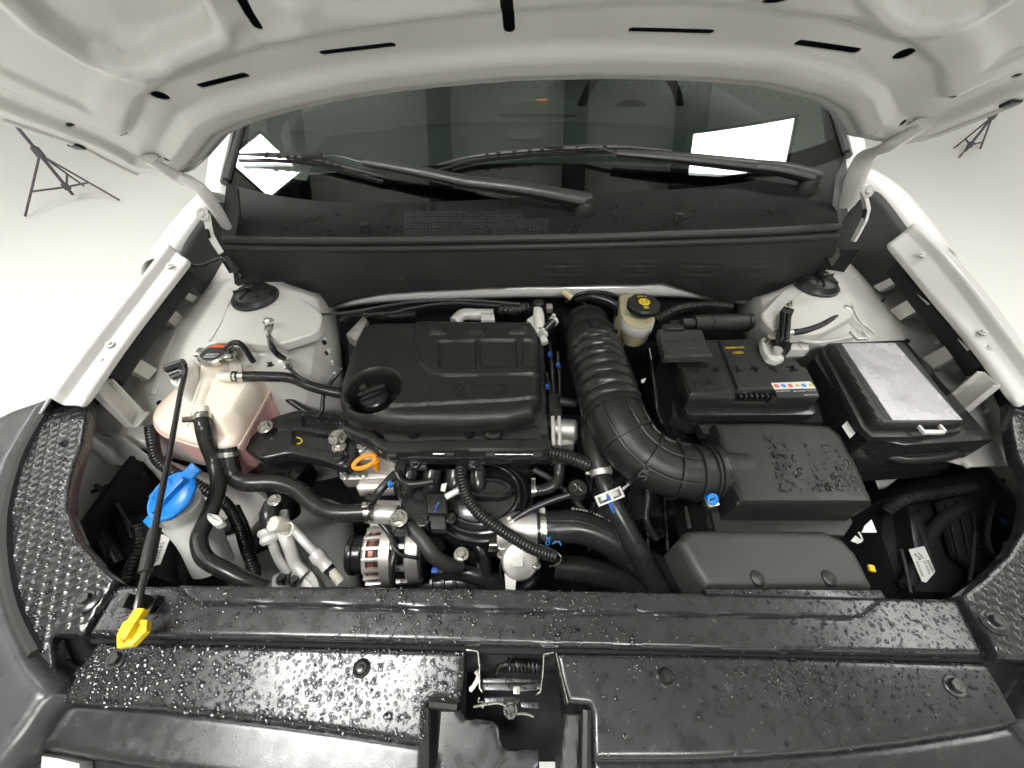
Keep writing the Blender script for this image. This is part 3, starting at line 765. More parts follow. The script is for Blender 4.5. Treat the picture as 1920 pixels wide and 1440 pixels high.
# order: along rear edge then round the front
ho = hpts + [(.905, -.40), (.875, front), (-.74, front), (-.785, -.40)]
def hpoly(px): return [huv(x, y) for x, y in px]
recs = [hpoly([(-160, -130), (30, -8), (95, 55), (165, 100), (235, 116), (280, 106), (302, 86), (388, 52), (396, 38), (368, -10), (300, -150)]),
        hpoly([(1620, -130), (1694, -4), (1728, 21), (1785, 22), (1850, 2), (1910, -40), (2050, -130)])]
ribs = [hpoly([(420, -60), (520, -60), (560, 40), (500, 90), (440, 60)]), hpoly([(560, -40), (900, -60), (900, 10), (700, 22), (600, 10)]), hpoly([(1010, -60), (1400, -50), (1480, 20), (1300, 22), (1030, 14)])]
def hood_h(u, v, d):
    # pressed relief: rolled rear edge, a raised bead, the slot channel and deep corner pockets
    h = -.010 * (1 - sm(d, 0, .012))
    h = h + .008 * sm(d, .016, .027) - .012 * sm(d, .046, .060) + .011 * sm(d, .094, .107) - .005 * sm(d, .13, .145)
    for q in recs:
        s, _, _ = sdf(u, v, q); h = h + .004 * sm(s, -.022, -.013) - .004 * sm(s, -.011, -.004) - .017 * sm(s, -.0015, .0050) - .003 * (1 - sm(np.abs(s), .0, .004))
    for q in ribs:
        s, _, _ = sdf(u, v, q); h = h - .008 * sm(s, -.006, .016)
    return h
def hmap(u, v, h): return Vector((u, -v, hz(u, -v))) + HN * h
inner = B('inner_panel', plate(ho, hood_h, hmap, .0044, 0), WHT, hd, ang=60)
# slots and holes really cut through the inner panel
def stad(cx, cy, px, py, n=6):
    """stadium outline between two image points, half width w"""
    return None
cut = bmesh.new()
def cut_slot(a, b, wpx):
    A, Bq = HP(*a), HP(*b); d = (Bq - A).normalized(); nrm = HN.copy(); s = d.cross(nrm).normalized()
    ww = wpx * ((A - C0).dot(Vector((0, cp, -sp_)))) / F / 2
    pts = []
    for k in range(7): t = R(90 + 180 * k / 6); pts.append(A + d * math.cos(t) * ww + s * math.sin(t) * ww)
    for k in range(7): t = R(-90 + 180 * k / 6); pts.append(Bq + d * math.cos(t) * ww + s * math.sin(t) * ww)
    slab([p + HN * .03 for p in pts], .042, bm=cut, down=-HN)
def cut_hole(c, rx):
    A = HP(*c); ww = rx * ((A - C0).dot(Vector((0, cp, -sp_)))) / F; lathe([(ww, -.03), (ww, .02)], A, HN, 14, bm=cut)
for a, b, ww in (((606, 105), (736, 90), 13), ((378, 166), (460, 146), 14), ((1184, 62), (1332, 66), 13), ((1498, 86), (1604, 101), 16), ((425, -40), (483, 50), 20), ((948, -40), (955, 60), 26), ((1500, -30), (1440, -6), 20)):
    cut_slot(a, b, ww)
for c, rx in (((300, 184), 15), ((1694, 107), 16), ((133, 237), 6), ((231, 250), 6), ((312, 291), 5), ((359, 297), 6), ((1640, 238), 6), ((1693, 227), 5), ((1786, 172), 7), ((1905, 147), 7)): cut_hole(c, rx)
co = B('cutter', cut, DEEP)
m = inner.modifiers.new('sol', 'SOLIDIFY'); m.thickness = .0016; m.offset = 0
m = inner.modifiers.new('cut', 'BOOLEAN'); m.object = co; m.operation = 'DIFFERENCE'; m.solver = 'EXACT'
dg = bpy.context.evaluated_depsgraph_get(); me = bpy.data.meshes.new_from_object(inner.evaluated_get(dg)); inner.modifiers.clear()
old = inner.data; inner.data = me; bpy.data.meshes.remove(old); bpy.data.objects.remove(co)
me.polygons.foreach_set('use_smooth', [True] * len(me.polygons)); me.set_sharp_from_angle(angle=R(70))
INN = mk('unlit_sheet_metal', (.05, .05, .05), .8)  # white inner side coloured dark for the missing light behind the slots
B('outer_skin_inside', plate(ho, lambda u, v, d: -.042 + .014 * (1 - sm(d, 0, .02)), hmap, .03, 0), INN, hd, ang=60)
B('outer_skin', plate(ho, lambda u, v, d: -.046 + .016 * (1 - sm(d, 0, .02)), hmap, .03, 0), WHT, hd, ang=60)
for x, y in ((142, 263), (1897, 180)):
    c = HP(x, y); B('rubber_stop', box(c + HN * .004, (.018, .016, .018), frame(HN), .004), RUB, hd)
# flange beads along the outer sides
for px in ([(0, 212), (70, 236), (143, 262), (200, 292), (255, 318)], [(1920, 176), (1830, 214), (1740, 248), (1660, 262)]):
    B('hem', tube([HP(*q) + HN * .006 for q in px], .006, n=8, step=.02), WHT, hd)
drop_field  # (beads along the hood's rear edge)
bm = bmesh.new()
for k in range(46):
    x = 560 + k * 21 + random.uniform(-9, 9); y = float(np.interp(x, [q[0] for q in hedge], [q[1] for q in hedge])) - random.uniform(3, 9)
    lathe([(.0012, 0), (.001, .001), (0, .0014)], HP(x, y) + HN * .003, HN, 7, bm=bm)
tag(B('water_drops', bm, WATER), 'tiny water beads along the rear edge of the raised hood', 'water', kind='stuff')

# hinges
for s, arm, br, slot in ((-1, [(278, 290, 0), (330, 318, 0), (372, 350, 0), (400, 385, 0), (425, 425, 0)], [(388, 400), (394, 440), (415, 475)], (388, 430)),
                         (1, [(1738, 222, 0), (1670, 258, 0), (1628, 290, 0), (1606, 330, 0), (1588, 385, 0)], [(1617, 357), (1625, 400), (1600, 452)], (1622, 392))):
    t = body
    pts = [HP(*arm[0][:2]) + HN * .008, HP(*arm[1][:2]) + HN * .012]
    X = pts[1].x
    Yl = [None, None, .80, .82, .84]
    pts += [PY(*arm[k][:2], Yl[k]) for k in (2, 3, 4)]
    b2 = tube(pts, [.012, .017, .019, .018, .015], n=10, step=.012, flat=.55)
    B('hinge_arm', b2, WHT, t)
    q = [PY(br[0][0], br[0][1], .79), PY(br[1][0], br[1][1], .775), PY(br[2][0], br[2][1], .76)]
    B('hinge_strap', tube(q, [.015, .017, .015], n=4, step=.02, flat=.35), WHT, t)
    bolt(t, q[0] + Vector((0, -.012, .003)), .008, WHT, axis=(0, -.8, .6), name='pivot_bolt')
    B('hinge_slot', tube([PY(slot[0], slot[1], .768), PY(slot[0] - s * 4, slot[1] + 16, .765)], .003, n=8), DEEP, t)
    B('hinge_plate', tube([HP(*arm[0][:2]) + HN * .004, HP(*arm[1][:2]) + HN * .004], .018, n=8, flat=.3), WHT, t)
# ================================================================== front of the bay: support cover, grille cover, end brackets
def PS(x, y, z0, Y0, sl):
    d = ray(x, y); t = (z0 - sl * Y0 - CZ) / (d.z - sl * d.y); return C0 + d * t
def sloped(px, z0, Y0, sl, hfun, res, skirt, r=0.0):
    o = [PS(x, y, z0, Y0, sl) for x, y in px]; o = [Vector((p.x, p.y)) for p in o]
    if r: o = rnd(o, r)
    return plate(o, hfun, lambda u, v, h: Vector((u, v, z0 + sl * (v - Y0) + h)), res, skirt), o
sc_ = T('radiator_support_cover', 'wet black plastic radiator support cover across the front of the bay', 'plastic cover')
SCZ, SCY, SCS = .968, .11, .03
strip_px = [(326, 1094), (366, 1132), (960, 1146), (1582, 1160), (1612, 1158), (1662, 1118)]
sdefs = [(lambda q: (q.x, q.y))(PS(x, y, SCZ, SCY, SCS)) for x, y in strip_px]
def sc_h(u, v, d):
    s, _, _ = sdf(u, v, sdefs)
    return edge_round(d, .006) + .0065 * sm(s, -.0015, .0025) - .002 * (1 - sm(np.abs(s), 0, .003))
bm, sco = sloped([(217, 1098), (620, 1100), (960, 1104), (1380, 1113), (1795, 1123), (1846, 1228), (1400, 1219), (960, 1208), (520, 1198), (164, 1191)], SCZ, SCY, SCS, sc_h, .0021, .034)
B('panel', bm, WETP, sc_)
gz_ = T('grille_cover', 'wet black plastic cover over the grille in front of the hood latch', 'plastic cover')
GZ, GY, GSL = .945, .085, .16
gl = [(182, 1204), (520, 1210), (873, 1219), (869, 1270), (861, 1316), (812, 1310), (800, 1322), (797, 1398), (720, 1388), (640, 1376), (540, 1362), (420, 1347), (300, 1334), (190, 1326), (112, 1318), (140, 1260)]
gr = [(1041, 1223), (1400, 1229), (1850, 1241), (1880, 1290), (1918, 1358), (1840, 1374), (1700, 1396), (1560, 1412), (1420, 1422), (1300, 1427), (1112, 1428), (1110, 1340), (1104, 1324), (1064, 1320), (1052, 1280)]
def g_h(u, v, d): return edge_round(d, .007)
bm, glo = sloped(gl, GZ, GY, GSL, g_h, .0022, .02); B('left_panel', bm, WETP, gz_)
bm, gro = sloped(gr, GZ, GY, GSL, g_h, .0022, .02); B('right_panel', bm, WETP, gz_)
# the lower front lip, a step down
lip = [(88, 1322), (190, 1328), (300, 1336), (420, 1349), (540, 1364), (640, 1378), (720, 1390), (800, 1402), (800, 1475), (600, 1475), (400, 1448), (230, 1425), (60, 1392)]
bm, _ = sloped([(x, y - 12 if i < 8 else y + 14) for i, (x, y) in enumerate(lip)], GZ - .022, GY, GSL * .8, lambda u, v, d: edge_round(d, .01), .003, .03); B('front_lip', bm, WETP, gz_)
lip = [(1108, 1430), (1300, 1430), (1420, 1425), (1560, 1415), (1700, 1399), (1840, 1377), (1925, 1358), (1990, 1420), (1900, 1490), (1500, 1510), (1108, 1510)]
bm, _ = sloped([(x, y - 12 if i < 7 else y + 12) for i, (x, y) in enumerate(lip)], GZ - .020, GY, GSL * .8, lambda u, v, d: edge_round(d, .01), .003, .03); B('front_lip', bm, WETP, gz_)
# sunken shelf round the latch opening
bm, _ = sloped([(822, 1326), (862, 1332), (872, 1346), (925, 1352), (934, 1362), (940, 1396), (948, 1404), (1011, 1408), (1012, 1480), (816, 1480)], GZ - .018, GY, GSL, lambda u, v, d: edge_round(d, .003), .004, .02); B('latch_shelf', bm, WETP, gz_)
bm, _ = sloped([(1062, 1338), (1090, 1338), (1082, 1480), (1046, 1480)], GZ - .012, GY, GSL, lambda u, v, d: edge_round(d, .003), .004, .04); B('latch_shelf', bm, DULL, gz_)
for a, b in (((797, 1326), (797, 1475)), ((806, 1316), (858, 1322)), ((1100, 1330), (1098, 1475))):
    A, Bq = PS(*a, GZ - .008, GY, GSL), PS(*b, GZ - .008, GY, GSL); B('latch_rim', tube([A, Bq], .007, n=8), PLAST, gz_)
for x, y in ((678, 1253), (1248, 1270)):
    c = PS(x, y, GZ + .001, GY, GSL); B('push_rivet', lathe([(.0105, -.002), (.0105, .002), (.008, .0045), (.006, .003), (.0045, .003), (.004, .0055), (0, .006)], c, n=20), BLK, gz_)
for x, y in ((218, 1236), (1788, 1286)):
    bolt(gz_, PS(x, y, GZ, GY, GSL), .008, BOLT)
for xa, xb in ((-.66, -.075), (.085, .74)): B('front_fascia', slab([(xa, .10, .90), (xb, .10, .90), (xb, -.14, .875), (xa, -.14, .875)], .4), DEEP, gz_)
B('gap_channel', slab([PS(170, 1190, .935, .1, 0), PS(1850, 1228, .935, .1, 0), PS(1850, 1246, .935, .1, 0), PS(170, 1206, .935, .1, 0)], .02), DEEP, gz_)

# radiator edge below the cover
rd = T('radiator', 'dark radiator and fan shroud hidden behind the front support cover', 'radiator')
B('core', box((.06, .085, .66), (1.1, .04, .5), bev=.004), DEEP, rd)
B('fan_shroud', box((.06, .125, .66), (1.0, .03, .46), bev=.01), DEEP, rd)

# hood latch
lt = T('hood_latch', 'steel hood latch with coil spring in the front panel opening', 'latch')
def L(x, y, dz=0.0): return PS(x, y, GZ - .03 + dz, GY, 0)
bm = bmesh.new(); slab([L(878, 1222, -.10), L(1040, 1224, -.10), L(1060, 1420, -.10), L(870, 1400, -.10)], .01, bm=bm); B('back_plate', bm, DEEP, lt)
def wall(px, z0, h, th, mat, name):
    bm = bmesh.new(); path = [PS(x, y, GZ + z0, GY, 0) for x, y in px]
    for a, b in zip(path, path[1:]):
        s = Vector((0, 0, 1)).cross((b - a).normalized()) * th; slab([a, b, b + s, a + s], h, bm=bm)
    return B(name, bm, mat, lt, smooth=False)
wall([(874, 1219), (895, 1222), (898, 1250), (898, 1290), (903, 1298)], -.004, .03, .0011, STEEL, 'side_plate')
wall([(1038, 1222), (1019, 1226), (1017, 1262), (1013, 1296), (1006, 1300)], -.004, .03, .0011, STEEL, 'side_plate')
wall([(1042, 1224), (1052, 1270), (1064, 1318)], -.002, .03, .0011, STEEL, 'side_plate')
sp0, sp1 = L(953, 1248, .012), L(1012, 1250, .012); ax = (sp1 - sp0); Ms = frame(ax); n = 8 * 14; pts = []
for i in range(n + 1):
    a = 2 * math.pi * i / 14; pts.append(sp0 + ax * (i / n) + Ms @ Vector((.0075 * math.cos(a), .0075 * math.sin(a), 0)))
B('spring', tube(pts, .0016, n=6, raw=True), DSTEEL, lt)
B('spring_arm', tube([L(955, 1245, .014), L(938, 1246, .014), L(932, 1258, .008), L(930, 1275, .004)], .003, n=6), DSTEEL, lt)
B('lever', spx([(900, 1282), (940, 1280), (975, 1284), (1012, 1280), (1013, 1292), (980, 1296), (940, 1294), (902, 1294)], GZ - .018, .004, .001), DSTEEL, lt)
B('lever', spx([(905, 1272), (950, 1270), (1006, 1274), (1010, 1279), (905, 1280)], GZ - .014, .003, .001), DSTEEL, lt)
B('pawl', spx([(908, 1308), (960, 1306), (975, 1312), (968, 1322), (910, 1318)], GZ - .022, .004, .001), DSTEEL, lt)
B('pawl', spx([(975, 1316), (1008, 1318), (1010, 1328), (978, 1326)], GZ - .024, .004, .001), DSTEEL, lt)
B('block', box(L(969, 1294, .014), (.008, .008, .006), bev=.001), STEEL, lt)
B('wire_spring', tube([L(888, 1325, .012), L(915, 1320, .014), L(935, 1318, .015), L(955, 1326, .014), L(968, 1330, .012)], .0015, n=6), STEEL, lt)
B('wire_spring', tube([L(968, 1338, .01), L(985, 1338, .011), L(1001, 1344, .01)], .0015, n=6), STEEL, lt)
B('wire_spring', tube([L(899, 1308, .012), L(894, 1312, .012), L(897, 1318, .012), L(906, 1316, .012), L(905, 1328, .012)], .0012, n=6), STEEL, lt)
bolt(lt, L(957, 1332, .012), .006, DSTEEL, name='rivet')
B('striker_guide', tube([L(892, 1258, .01), L(897, 1268, .012), L(890, 1283, .01), L(881, 1294, .008)], .0028, n=4, flat=.3), STEEL, lt)

# end brackets with moulded grids, left and right
EZ, EY, ES = .962, .09, .19
Lend = [(100, 748), (148, 694), (194, 690), (190, 704), (166, 752), (157, 800), (153, 832), (138, 872), (128, 915), (126, 960), (148, 1015), (185, 1058), (222, 1090), (192, 1142), (160, 1194), (96, 1192), (102, 1262), (68, 1224), (32, 1150), (12, 1060), (12, 960), (40, 855), (75, 790)]
Rend = [(1852, 664), (1905, 662), (1960, 720), (1990, 760), (2040, 860), (2060, 960), (2060, 1060), (2030, 1160), (1980, 1250), (1960, 1242), (1868, 1237), (1846, 1190), (1797, 1118), (1845, 1082), (1890, 1042), (1922, 990), (1930, 940), (1925, 890), (1908, 850), (1898, 800), (1894, 752)]
for s, out, flat_, lab in ((-1, Lend, [(175, 690), (194, 690), (190, 704), (168, 745), (140, 740)], 'black grid-moulded end bracket at the left front corner of the bay'),
                           (1, Rend, [(1852, 664), (1905, 662), (1930, 700), (1900, 745), (1890, 740)], 'black grid-moulded end bracket at the right front corner of the bay')):
    t = T('end_bracket', lab, 'plastic bracket', 'moulded brackets at the front corners')
    tr = R(-24 * s * -1); ca, sa = math.cos(tr), math.sin(tr); pr = .0145
    lowpx = [(223, 1088), (160, 1196), (95, 1192), (188, 1050)] if s < 0 else [(1795, 1116), (1868, 1240), (1965, 1245), (1850, 1076)]
    lowp = [(q.x, q.y) for q in (PS(x, y, EZ, EY, ES) for x, y in lowpx)]
    def e_h(u, v, d):
        a = u * ca - v * sa; b = u * sa + v * ca
        da = np.abs(((a / pr) % 1) - .5) * pr; db_ = np.abs(((b / (pr * .8)) % 1) - .5) * pr * .8
        g = np.maximum(1 - sm(da, .0006, .0018), 1 - sm(db_, .0006, .0018)); s_, _, _ = sdf(u, v, lowp)
        return edge_round(d, .004) + .0013 * g * (d > .006) + .006 * sm(s_, -.001, .002)
    bm, eo = sloped(out, EZ, EY, ES, e_h, .0018, .016); B('panel', bm, WETP, t)
    if s < 0: cl, bo, hole = (156, 706), (165, 1124), (121, 832)
    else: cl, bo, hole = (1888, 684), (1862, 1165), (1925, 880)
    c = PS(*cl, EZ + .004, EY, ES); B('push_rivet', lathe([(.012, 0), (.012, .003), (.009, .006), (.005, .006), (.005, .012), (.003, .014), (0, .014)], c, n=18), BLK, t)
    c = PS(*bo, EZ + .007, EY, ES); B('bolt_seat', lathe([(.016, -.002), (.016, .001), (.012, .003), (0, .003)], c, n=22), WETP, t); bolt(t, c + Vector((0, 0, .002)), .0075, BOLT)
    B('hole', lathe([(.006, -.001), (.006, .0022), (.0045, .0022), (.0045, -.001)], PS(*hole, EZ, EY, ES), n=14), DEEP, t)
    B('edge_seal', tube([PS(x, y, EZ + .002, EY, ES) for x, y in (Lend[17:] + Lend[:1] if s < 0 else Rend[1:9])], .0075, n=8, step=.02), SEAL, t)
    drop_field('water_drops', ('water film and beads on the left end bracket', 'water film and beads on the right end bracket')[s > 0], eo, lambda X, Y: EZ + ES * (Y - EY) + .0012, 420, .0008, .0034, lambda x, y: (vnoise(x, y, .05, 9) > .4) * .95 + .03, 21 + s)

# front corner of the car outside the brackets: dark cladding over the head lamp
for s, out, lab in ((-1, [(74, 742), (112, 728), (98, 752), (72, 794), (36, 858), (8, 960), (8, 1062), (28, 1152), (64, 1228), (100, 1268), (112, 1300), (84, 1330), (44, 1392), (-20, 1470), (-160, 1470), (-160, 880), (-60, 800), (20, 760)], 'dark grey head lamp cladding at the left front corner of the car'),
                    (1, [(1912, 664), (1965, 715), (1996, 760), (2046, 860), (2066, 960), (2066, 1060), (2036, 1162), (1985, 1255), (1930, 1350), (2000, 1440), (2200, 1440), (2200, 800), (2000, 680)], 'dark grey head lamp cladding at the right front corner of the car')):
    t = T('lamp_cladding', lab, 'cladding', 'head lamp claddings')
    bm, eo = sloped(out, EZ - .004, EY, ES, lambda u, v, d: edge_round(d, .022) * 1.2, .006, .05); B('shell', bm, CLAD, t)
    B('body_corner', slab([Vector((p.x, p.y, EZ - .05 + ES * (p.y - EY))) for p in eo], .4), WHT, t)
B('bumper_corner', spx([(72, 1412), (110, 1418), (150, 1428), (150, 1475), (66, 1475)], .905, .3, .01), WHT, body)

# beads of water
def on(z0, Y0, sl, dz=.0006): return lambda X, Y: z0 + sl * (Y - Y0) + dz
def in_strip(X, Y):
    return .0065 if sdf(np.array([X]), np.array([Y]), sdefs)[0][0] > .001 else 0.0
drop_field('water_drops', 'dense water beads along the radiator support cover', sco, lambda X, Y: SCZ + SCS * (Y - SCY) + in_strip(X, Y) + .0004, 2400, .0006, .0024,
           lambda x, y: np.clip(.12 + 1.3 * np.maximum((vnoise(x, y, .09, 4) - .35), 0) + .5 * (x > .38) + .35 * (np.abs(x + .05) < .14), 0, 1) * np.where((x > .12) & (x < .33), .25, 1), 31)
drop_field('water_drops', 'dense water beads and puddles on the left half of the grille cover', glo, on(GZ, GY, GSL), 3000, .0006, .0030,
           lambda x, y: np.clip(.35 + .9 * (vnoise(x, y, .05, 8) - .3), .05, 1), 32, big=.14)
drop_field('water_drops', 'scattered water beads on the right half of the grille cover', gro, on(GZ, GY, GSL), 1100, .0006, .0022,
           lambda x, y: np.clip(.15 + .9 * np.maximum(vnoise(x, y, .06, 5) - .4, 0) + .6 * np.exp(-((x - .42) / .1) ** 2), 0, 1) * np.clip((y - .0) / .05, .05, 1), 33)
# ================================================================== left side of the bay
def Z(px, z): return [P(x, y, z) for x, y in px]
# coolant tank
ct = T('coolant_tank', 'milky plastic coolant tank with pink coolant and silver pressure cap', 'coolant tank')
tk = [(350, 722), (384, 690), (480, 690), (503, 716), (505, 736), (474, 790), (448, 838), (420, 850), (372, 838), (304, 816), (288, 796), (298, 768)]
tz = .935
up_ = poly2([(368, 676), (392, 664), (462, 662), (480, 684), (476, 712), (440, 770), (412, 790), (356, 786), (352, 772)], .985)
neckp = poly2([(378, 660), (442, 656), (446, 690), (376, 694)], 1.0)
wing = poly2([(330, 742), (300, 775), (302, 796), (350, 812), (354, 790)], .955)
def tank_h(u, v, d):
    a, _, _ = sdf(u, v, up_); c, _, _ = sdf(u, v, neckp)
    return .018 + edge_round(d, .016) + .034 * sm(a, -.016, .012) + .022 * sm(c, -.012, .010)
o2 = rnd([Vector((p.x, p.y)) for p in Z(tk, tz)], .02)
B('shell', plate(o2, tank_h, lambda u, v, h: Vector((u, v, tz + h)), .0035, .02), TANK, ct)
cen = sum((Vector((p.x, p.y)) for p in o2), Vector((0, 0))) / len(o2)
B('lower_shell', slab([Vector((cen.x + (p.x - cen.x) * .97, cen.y + (p.y - cen.y) * .97, tz - .008)) for p in o2], .075, .0), TANK, ct)
B('seam', slab([Vector((cen.x + (p.x - cen.x) * 1.025, cen.y + (p.y - cen.y) * 1.025, tz + .002)) for p in o2], .007, .0025), TANK, ct)
nc = P(404, 672, 1.018); B('neck', lathe([(.026, -.03), (.024, -.005), (.0225, .004), (0, .004)], nc, n=26), TANK, ct)
cc = P(404, 664, 1.032); cap = B('pressure_cap', lathe([(.026, -.008), (.0295, -.006), (.0295, .003), (.027, .0055), (.0235, .0055), (.023, .0045), (0, .0045)], cc, n=40), STEEL, ct)
B('cap_ear', box(cc + Vector((.031, -.004, .0)), (.016, .022, .009), bev=.003), STEEL, ct)
B('cap_ear', box(cc + Vector((-.031, .004, .0)), (.016, .022, .009), bev=.003), STEEL, ct)
B('cap_label', lathe([(.0225, 0), (.0225, .0008), (0, .0008)], cc + Vector((0, 0, .0043)), n=32), INK, cap)
pts = [cc + Vector((.0215 * math.cos(a), .0215 * math.sin(a), .0056)) for a in np.linspace(R(38), R(142), 12)]; B('warning_strip', slab(pts, .0004), ORINK, cap)
txt('cap_print', 'ШШ', cc + Vector((-.011, -.013, .0052)), cc + Vector((.006, -.013, .0052)), (0, 0, 1), WINK, cap, ext=.0003)
bm = bmesh.new()
for a, b in (((-.013, -.015), (.008, -.015)), ((.008, -.015), (.012, -.005)), ((.012, -.005), (-.009, -.005)), ((-.009, -.005), (-.013, -.015))):
    tube([cc + Vector((*a, .0055)), cc + Vector((*b, .0055))], .0006, n=4, step=.02, bm=bm)
B('cap_symbol', bm, WINK, cap)
B('level_mark', tube([P(478, 706, .96), P(430, 790, .955), P(408, 830, .945)], .003, n=8), TANK, ct)
B('mold_line', tube([P(384, 700, .985), P(362, 760, .985), P(350, 800, .965)], .003, n=8), TANK, ct)
for (a, b) in (((412, 707, 1.0), (444, 706, 1.0)), ((379, 764, .99), (379, 790, .985)), ((424, 824, .94), (428, 846, .935))):
    B('nipple', tube([P(*a), P(*b)], .0095, n=12), TANK, ct)

def hosething(label, px, r, clamps=(), name='hose', cat='hose', mat=None, group=None, **k):
    t = T(name, label, cat, group); B('tube', hose(px, r, **k), mat or RUB, t)
    pth = spline([P(*q) for q in px], .004)
    for f, ear in clamps:
        i = min(max(int(f * (len(pth) - 1)), 1), len(pth) - 2); ax = pth[i + 1] - pth[i - 1]
        rr = r if not isinstance(r, (list, tuple)) else r[0]; clamp(t, pth[i], ax, rr * 1.03, .009, STEEL, ear)
    return t
hosething('black hose from the coolant tank neck to the engine cover', [(436, 706, 1.0), (500, 706, .99), (545, 709, .98), (588, 726, .97), (640, 738, .95), (670, 744, .93)], .0105, [(.07, (0, 0.5, 1))])
hosething('thin black overflow hose bending over the coolant tank', [(424, 656, 1.035), (432, 646, 1.055), (445, 642, 1.06), (458, 652, 1.045), (475, 678, 1.01)], .0055)
hosething('black hose running down behind the coolant tank', [(498, 718, .93), (540, 748, .90), (580, 774, .88), (640, 800, .86)], .0075)
hosething('long black hose from the tank front down to the support cover', [(379, 778, .992), (381, 800, .985), (388, 830, .96), (402, 866, .93), (410, 905, .915), (400, 948, .905), (384, 982, .90), (373, 1012, .90), (384, 1046, .90), (420, 1068, .895), (456, 1086, .885), (500, 1104, .87)], .0128, [(.025, (-1, 0, .6))])
hosething('thick black hose from the tank bottom curving to the engine', [(427, 838, .94), (430, 866, .92), (440, 894, .90), (466, 906, .90), (520, 906, .895), (560, 920, .89), (592, 948, .885), (630, 962, .885), (700, 960, .885)], .0158, [(.04, (-1, .3, .6)), (.985, (0, 0, 1))])
t = hosething('corrugated black loom beside the coolant tank', [(283, 800, .93), (287, 828, .92), (296, 862, .90), (330, 888, .88), (385, 918, .85), (424, 945, .82), (448, 985, .80), (462, 1030, .78), (478, 1072, .76), (470, 1100, .75)], .0098, rib=(.006, .0011), name='wiring_loom', cat='wiring loom')
hosething('second corrugated black loom low by the left rail', [(440, 950, .80), (462, 1000, .78), (470, 1050, .765), (466, 1110, .75)], .0085, rib=(.006, .001), name='wiring_loom', cat='wiring loom')
hosething('thin black cable clipped above the left inner fender face', [(336, 500, 1.07), (352, 497, 1.075), (378, 498, 1.075), (400, 490, 1.09), (420, 485, 1.10), (440, 505, 1.08), (455, 520, 1.07)], .0045, name='cable', cat='cable')
hosething('thin black cable bending down to the mount bracket', [(642, 690, .97), (618, 720, .955), (606, 744, .945), (604, 768, .93), (594, 782, .92)], .0042, name='cable', cat='cable')
# strut caps
for (x, y), lab in (((478, 556), 'round black strut cap on the left tower'), ((1530, 532), 'round black strut cap on the right tower')):
    t = T('strut_cap', lab, 'cap', 'strut caps'); c = P(x, y, 1.042)
    B('dome', lathe([(.046, -.012), (.046, .0), (.041, .006), (.039, .012), (.032, .017), (.012, .019), (0, .019)], c, n=36), PLAST, t)
    for k in range(6):
        a = R(60 * k + 15); d = Vector((math.cos(a), math.sin(a), 0)); B('rib', box(c + d * .024 + Vector((0, 0, .017)), (.024, .0035, .008), Matrix.Rotation(a, 3, 'Z'), .001), PLAST, t)
    B('nut', lathe([(.011, 0), (.011, .012), (.008, .014), (0, .014)], c + Vector((0, 0, .017)), n=6), PLAST, t)
    B('base_ring', lathe([(.046, -.006), (.049, -.004), (.049, 0), (.044, .001)], c, n=36), SEAL, t)
# earth cable on the left tower
t = T('earth_cable', 'black earth cable with metal eyelets on the left strut tower', 'cable')
B('lead', hose([(505, 632, 1.033), (510, 650, 1.06), (520, 664, 1.04), (532, 672, 1.02)], .0055), RUB, t)
B('lug', box(P(504, 617, 1.036), (.018, .026, .004), Matrix.Rotation(R(15), 3, 'Z'), .001), STEEL, t); bolt(t, P(503, 603, 1.08), .007, STEEL)
B('crimp', hose([(504, 622, 1.034), (506, 636, 1.032)], .007, n=8), STEEL, t)
B('lower_lug', box(P(540, 682, 1.01), (.016, .026, .004), Matrix.Rotation(R(30), 3, 'Z'), .001), STEEL, t); bolt(t, P(548, 680, 0.970), .007, STEEL)
B('lower_lead', hose([(540, 688, 1.01), (560, 706, .99), (590, 728, .97)], .0035), RUB, t)
# prop rod
t = T('hood_prop_rod', 'black hood prop rod with foam grip and yellow end clip', 'prop rod')
rod = [(338, 690, 1.03), (346, 686, 1.035), (347, 700, 1.03), (338, 740, 1.025), (318, 850, 1.015), (300, 940, 1.01), (285, 1020, 1.005), (264, 1110, 1.0), (254, 1160, .995)]
B('rod', hose(rod, .0042, n=10), BLK, t)
B('grip', hose([(291, 992, 1.006), (282, 1030, 1.004), (272, 1072, 1.002)], [.0075, .0085, .0075], n=14), SATIN, t)
y0 = P(254, 1158, .994); dirn = (P(248, 1204, .99) - y0).normalized()
M = frame((0, 0, 1), P(270, 1180, .99) - P(232, 1176, .99))
bm = bmesh.new(); box(P(256, 1160, .995), (.013, .022, .012), M, .002, bm=bm); B('clip_stem', bm, YEL, t)
bm = bmesh.new(); c = P(249, 1184, .992)
slab([c + M @ Vector(q) for q in ((-.017, .008, .004), (-.011, .013, .004), (.012, .013, .004), (.019, .002, .004), (.013, -.014, .004), (-.004, -.018, .004), (-.014, -.006, .004))], .008, .002, bm=bm)
B('end_clip', bm, YEL, t)
bm = bmesh.new(); box(c + M @ Vector((.001, -.001, .008)), (.012, .016, .010), M, .002, bm=bm); B('clip_catch', bm, YEL, t)
B('clip_eye', box(c + M @ Vector((-.001, -.010, .0055)), (.005, .005, .003), M), ORG, t)
pb = P(336, 696, 1.03); Mr = Matrix.Rotation(R(25), 3, 'Z')
B('pivot_tube', tube([P(312, 692, 1.03), P(345, 680, 1.035)], .0085, n=14), BLK, t)
B('pivot_foot', tube([P(320, 708, 1.02), P(338, 700, 1.02)], .006, n=10), BLK, t)
B('pivot_pad', spx([(322, 700), (345, 668), (362, 672), (364, 690), (345, 712), (330, 726), (315, 716)], 1.012, .05, .006, r=.012), WHT, body)
t = T('rod_holder', 'small black plastic prop rod holder on the support cover', 'clip')
c = P(256, 1128, .985)
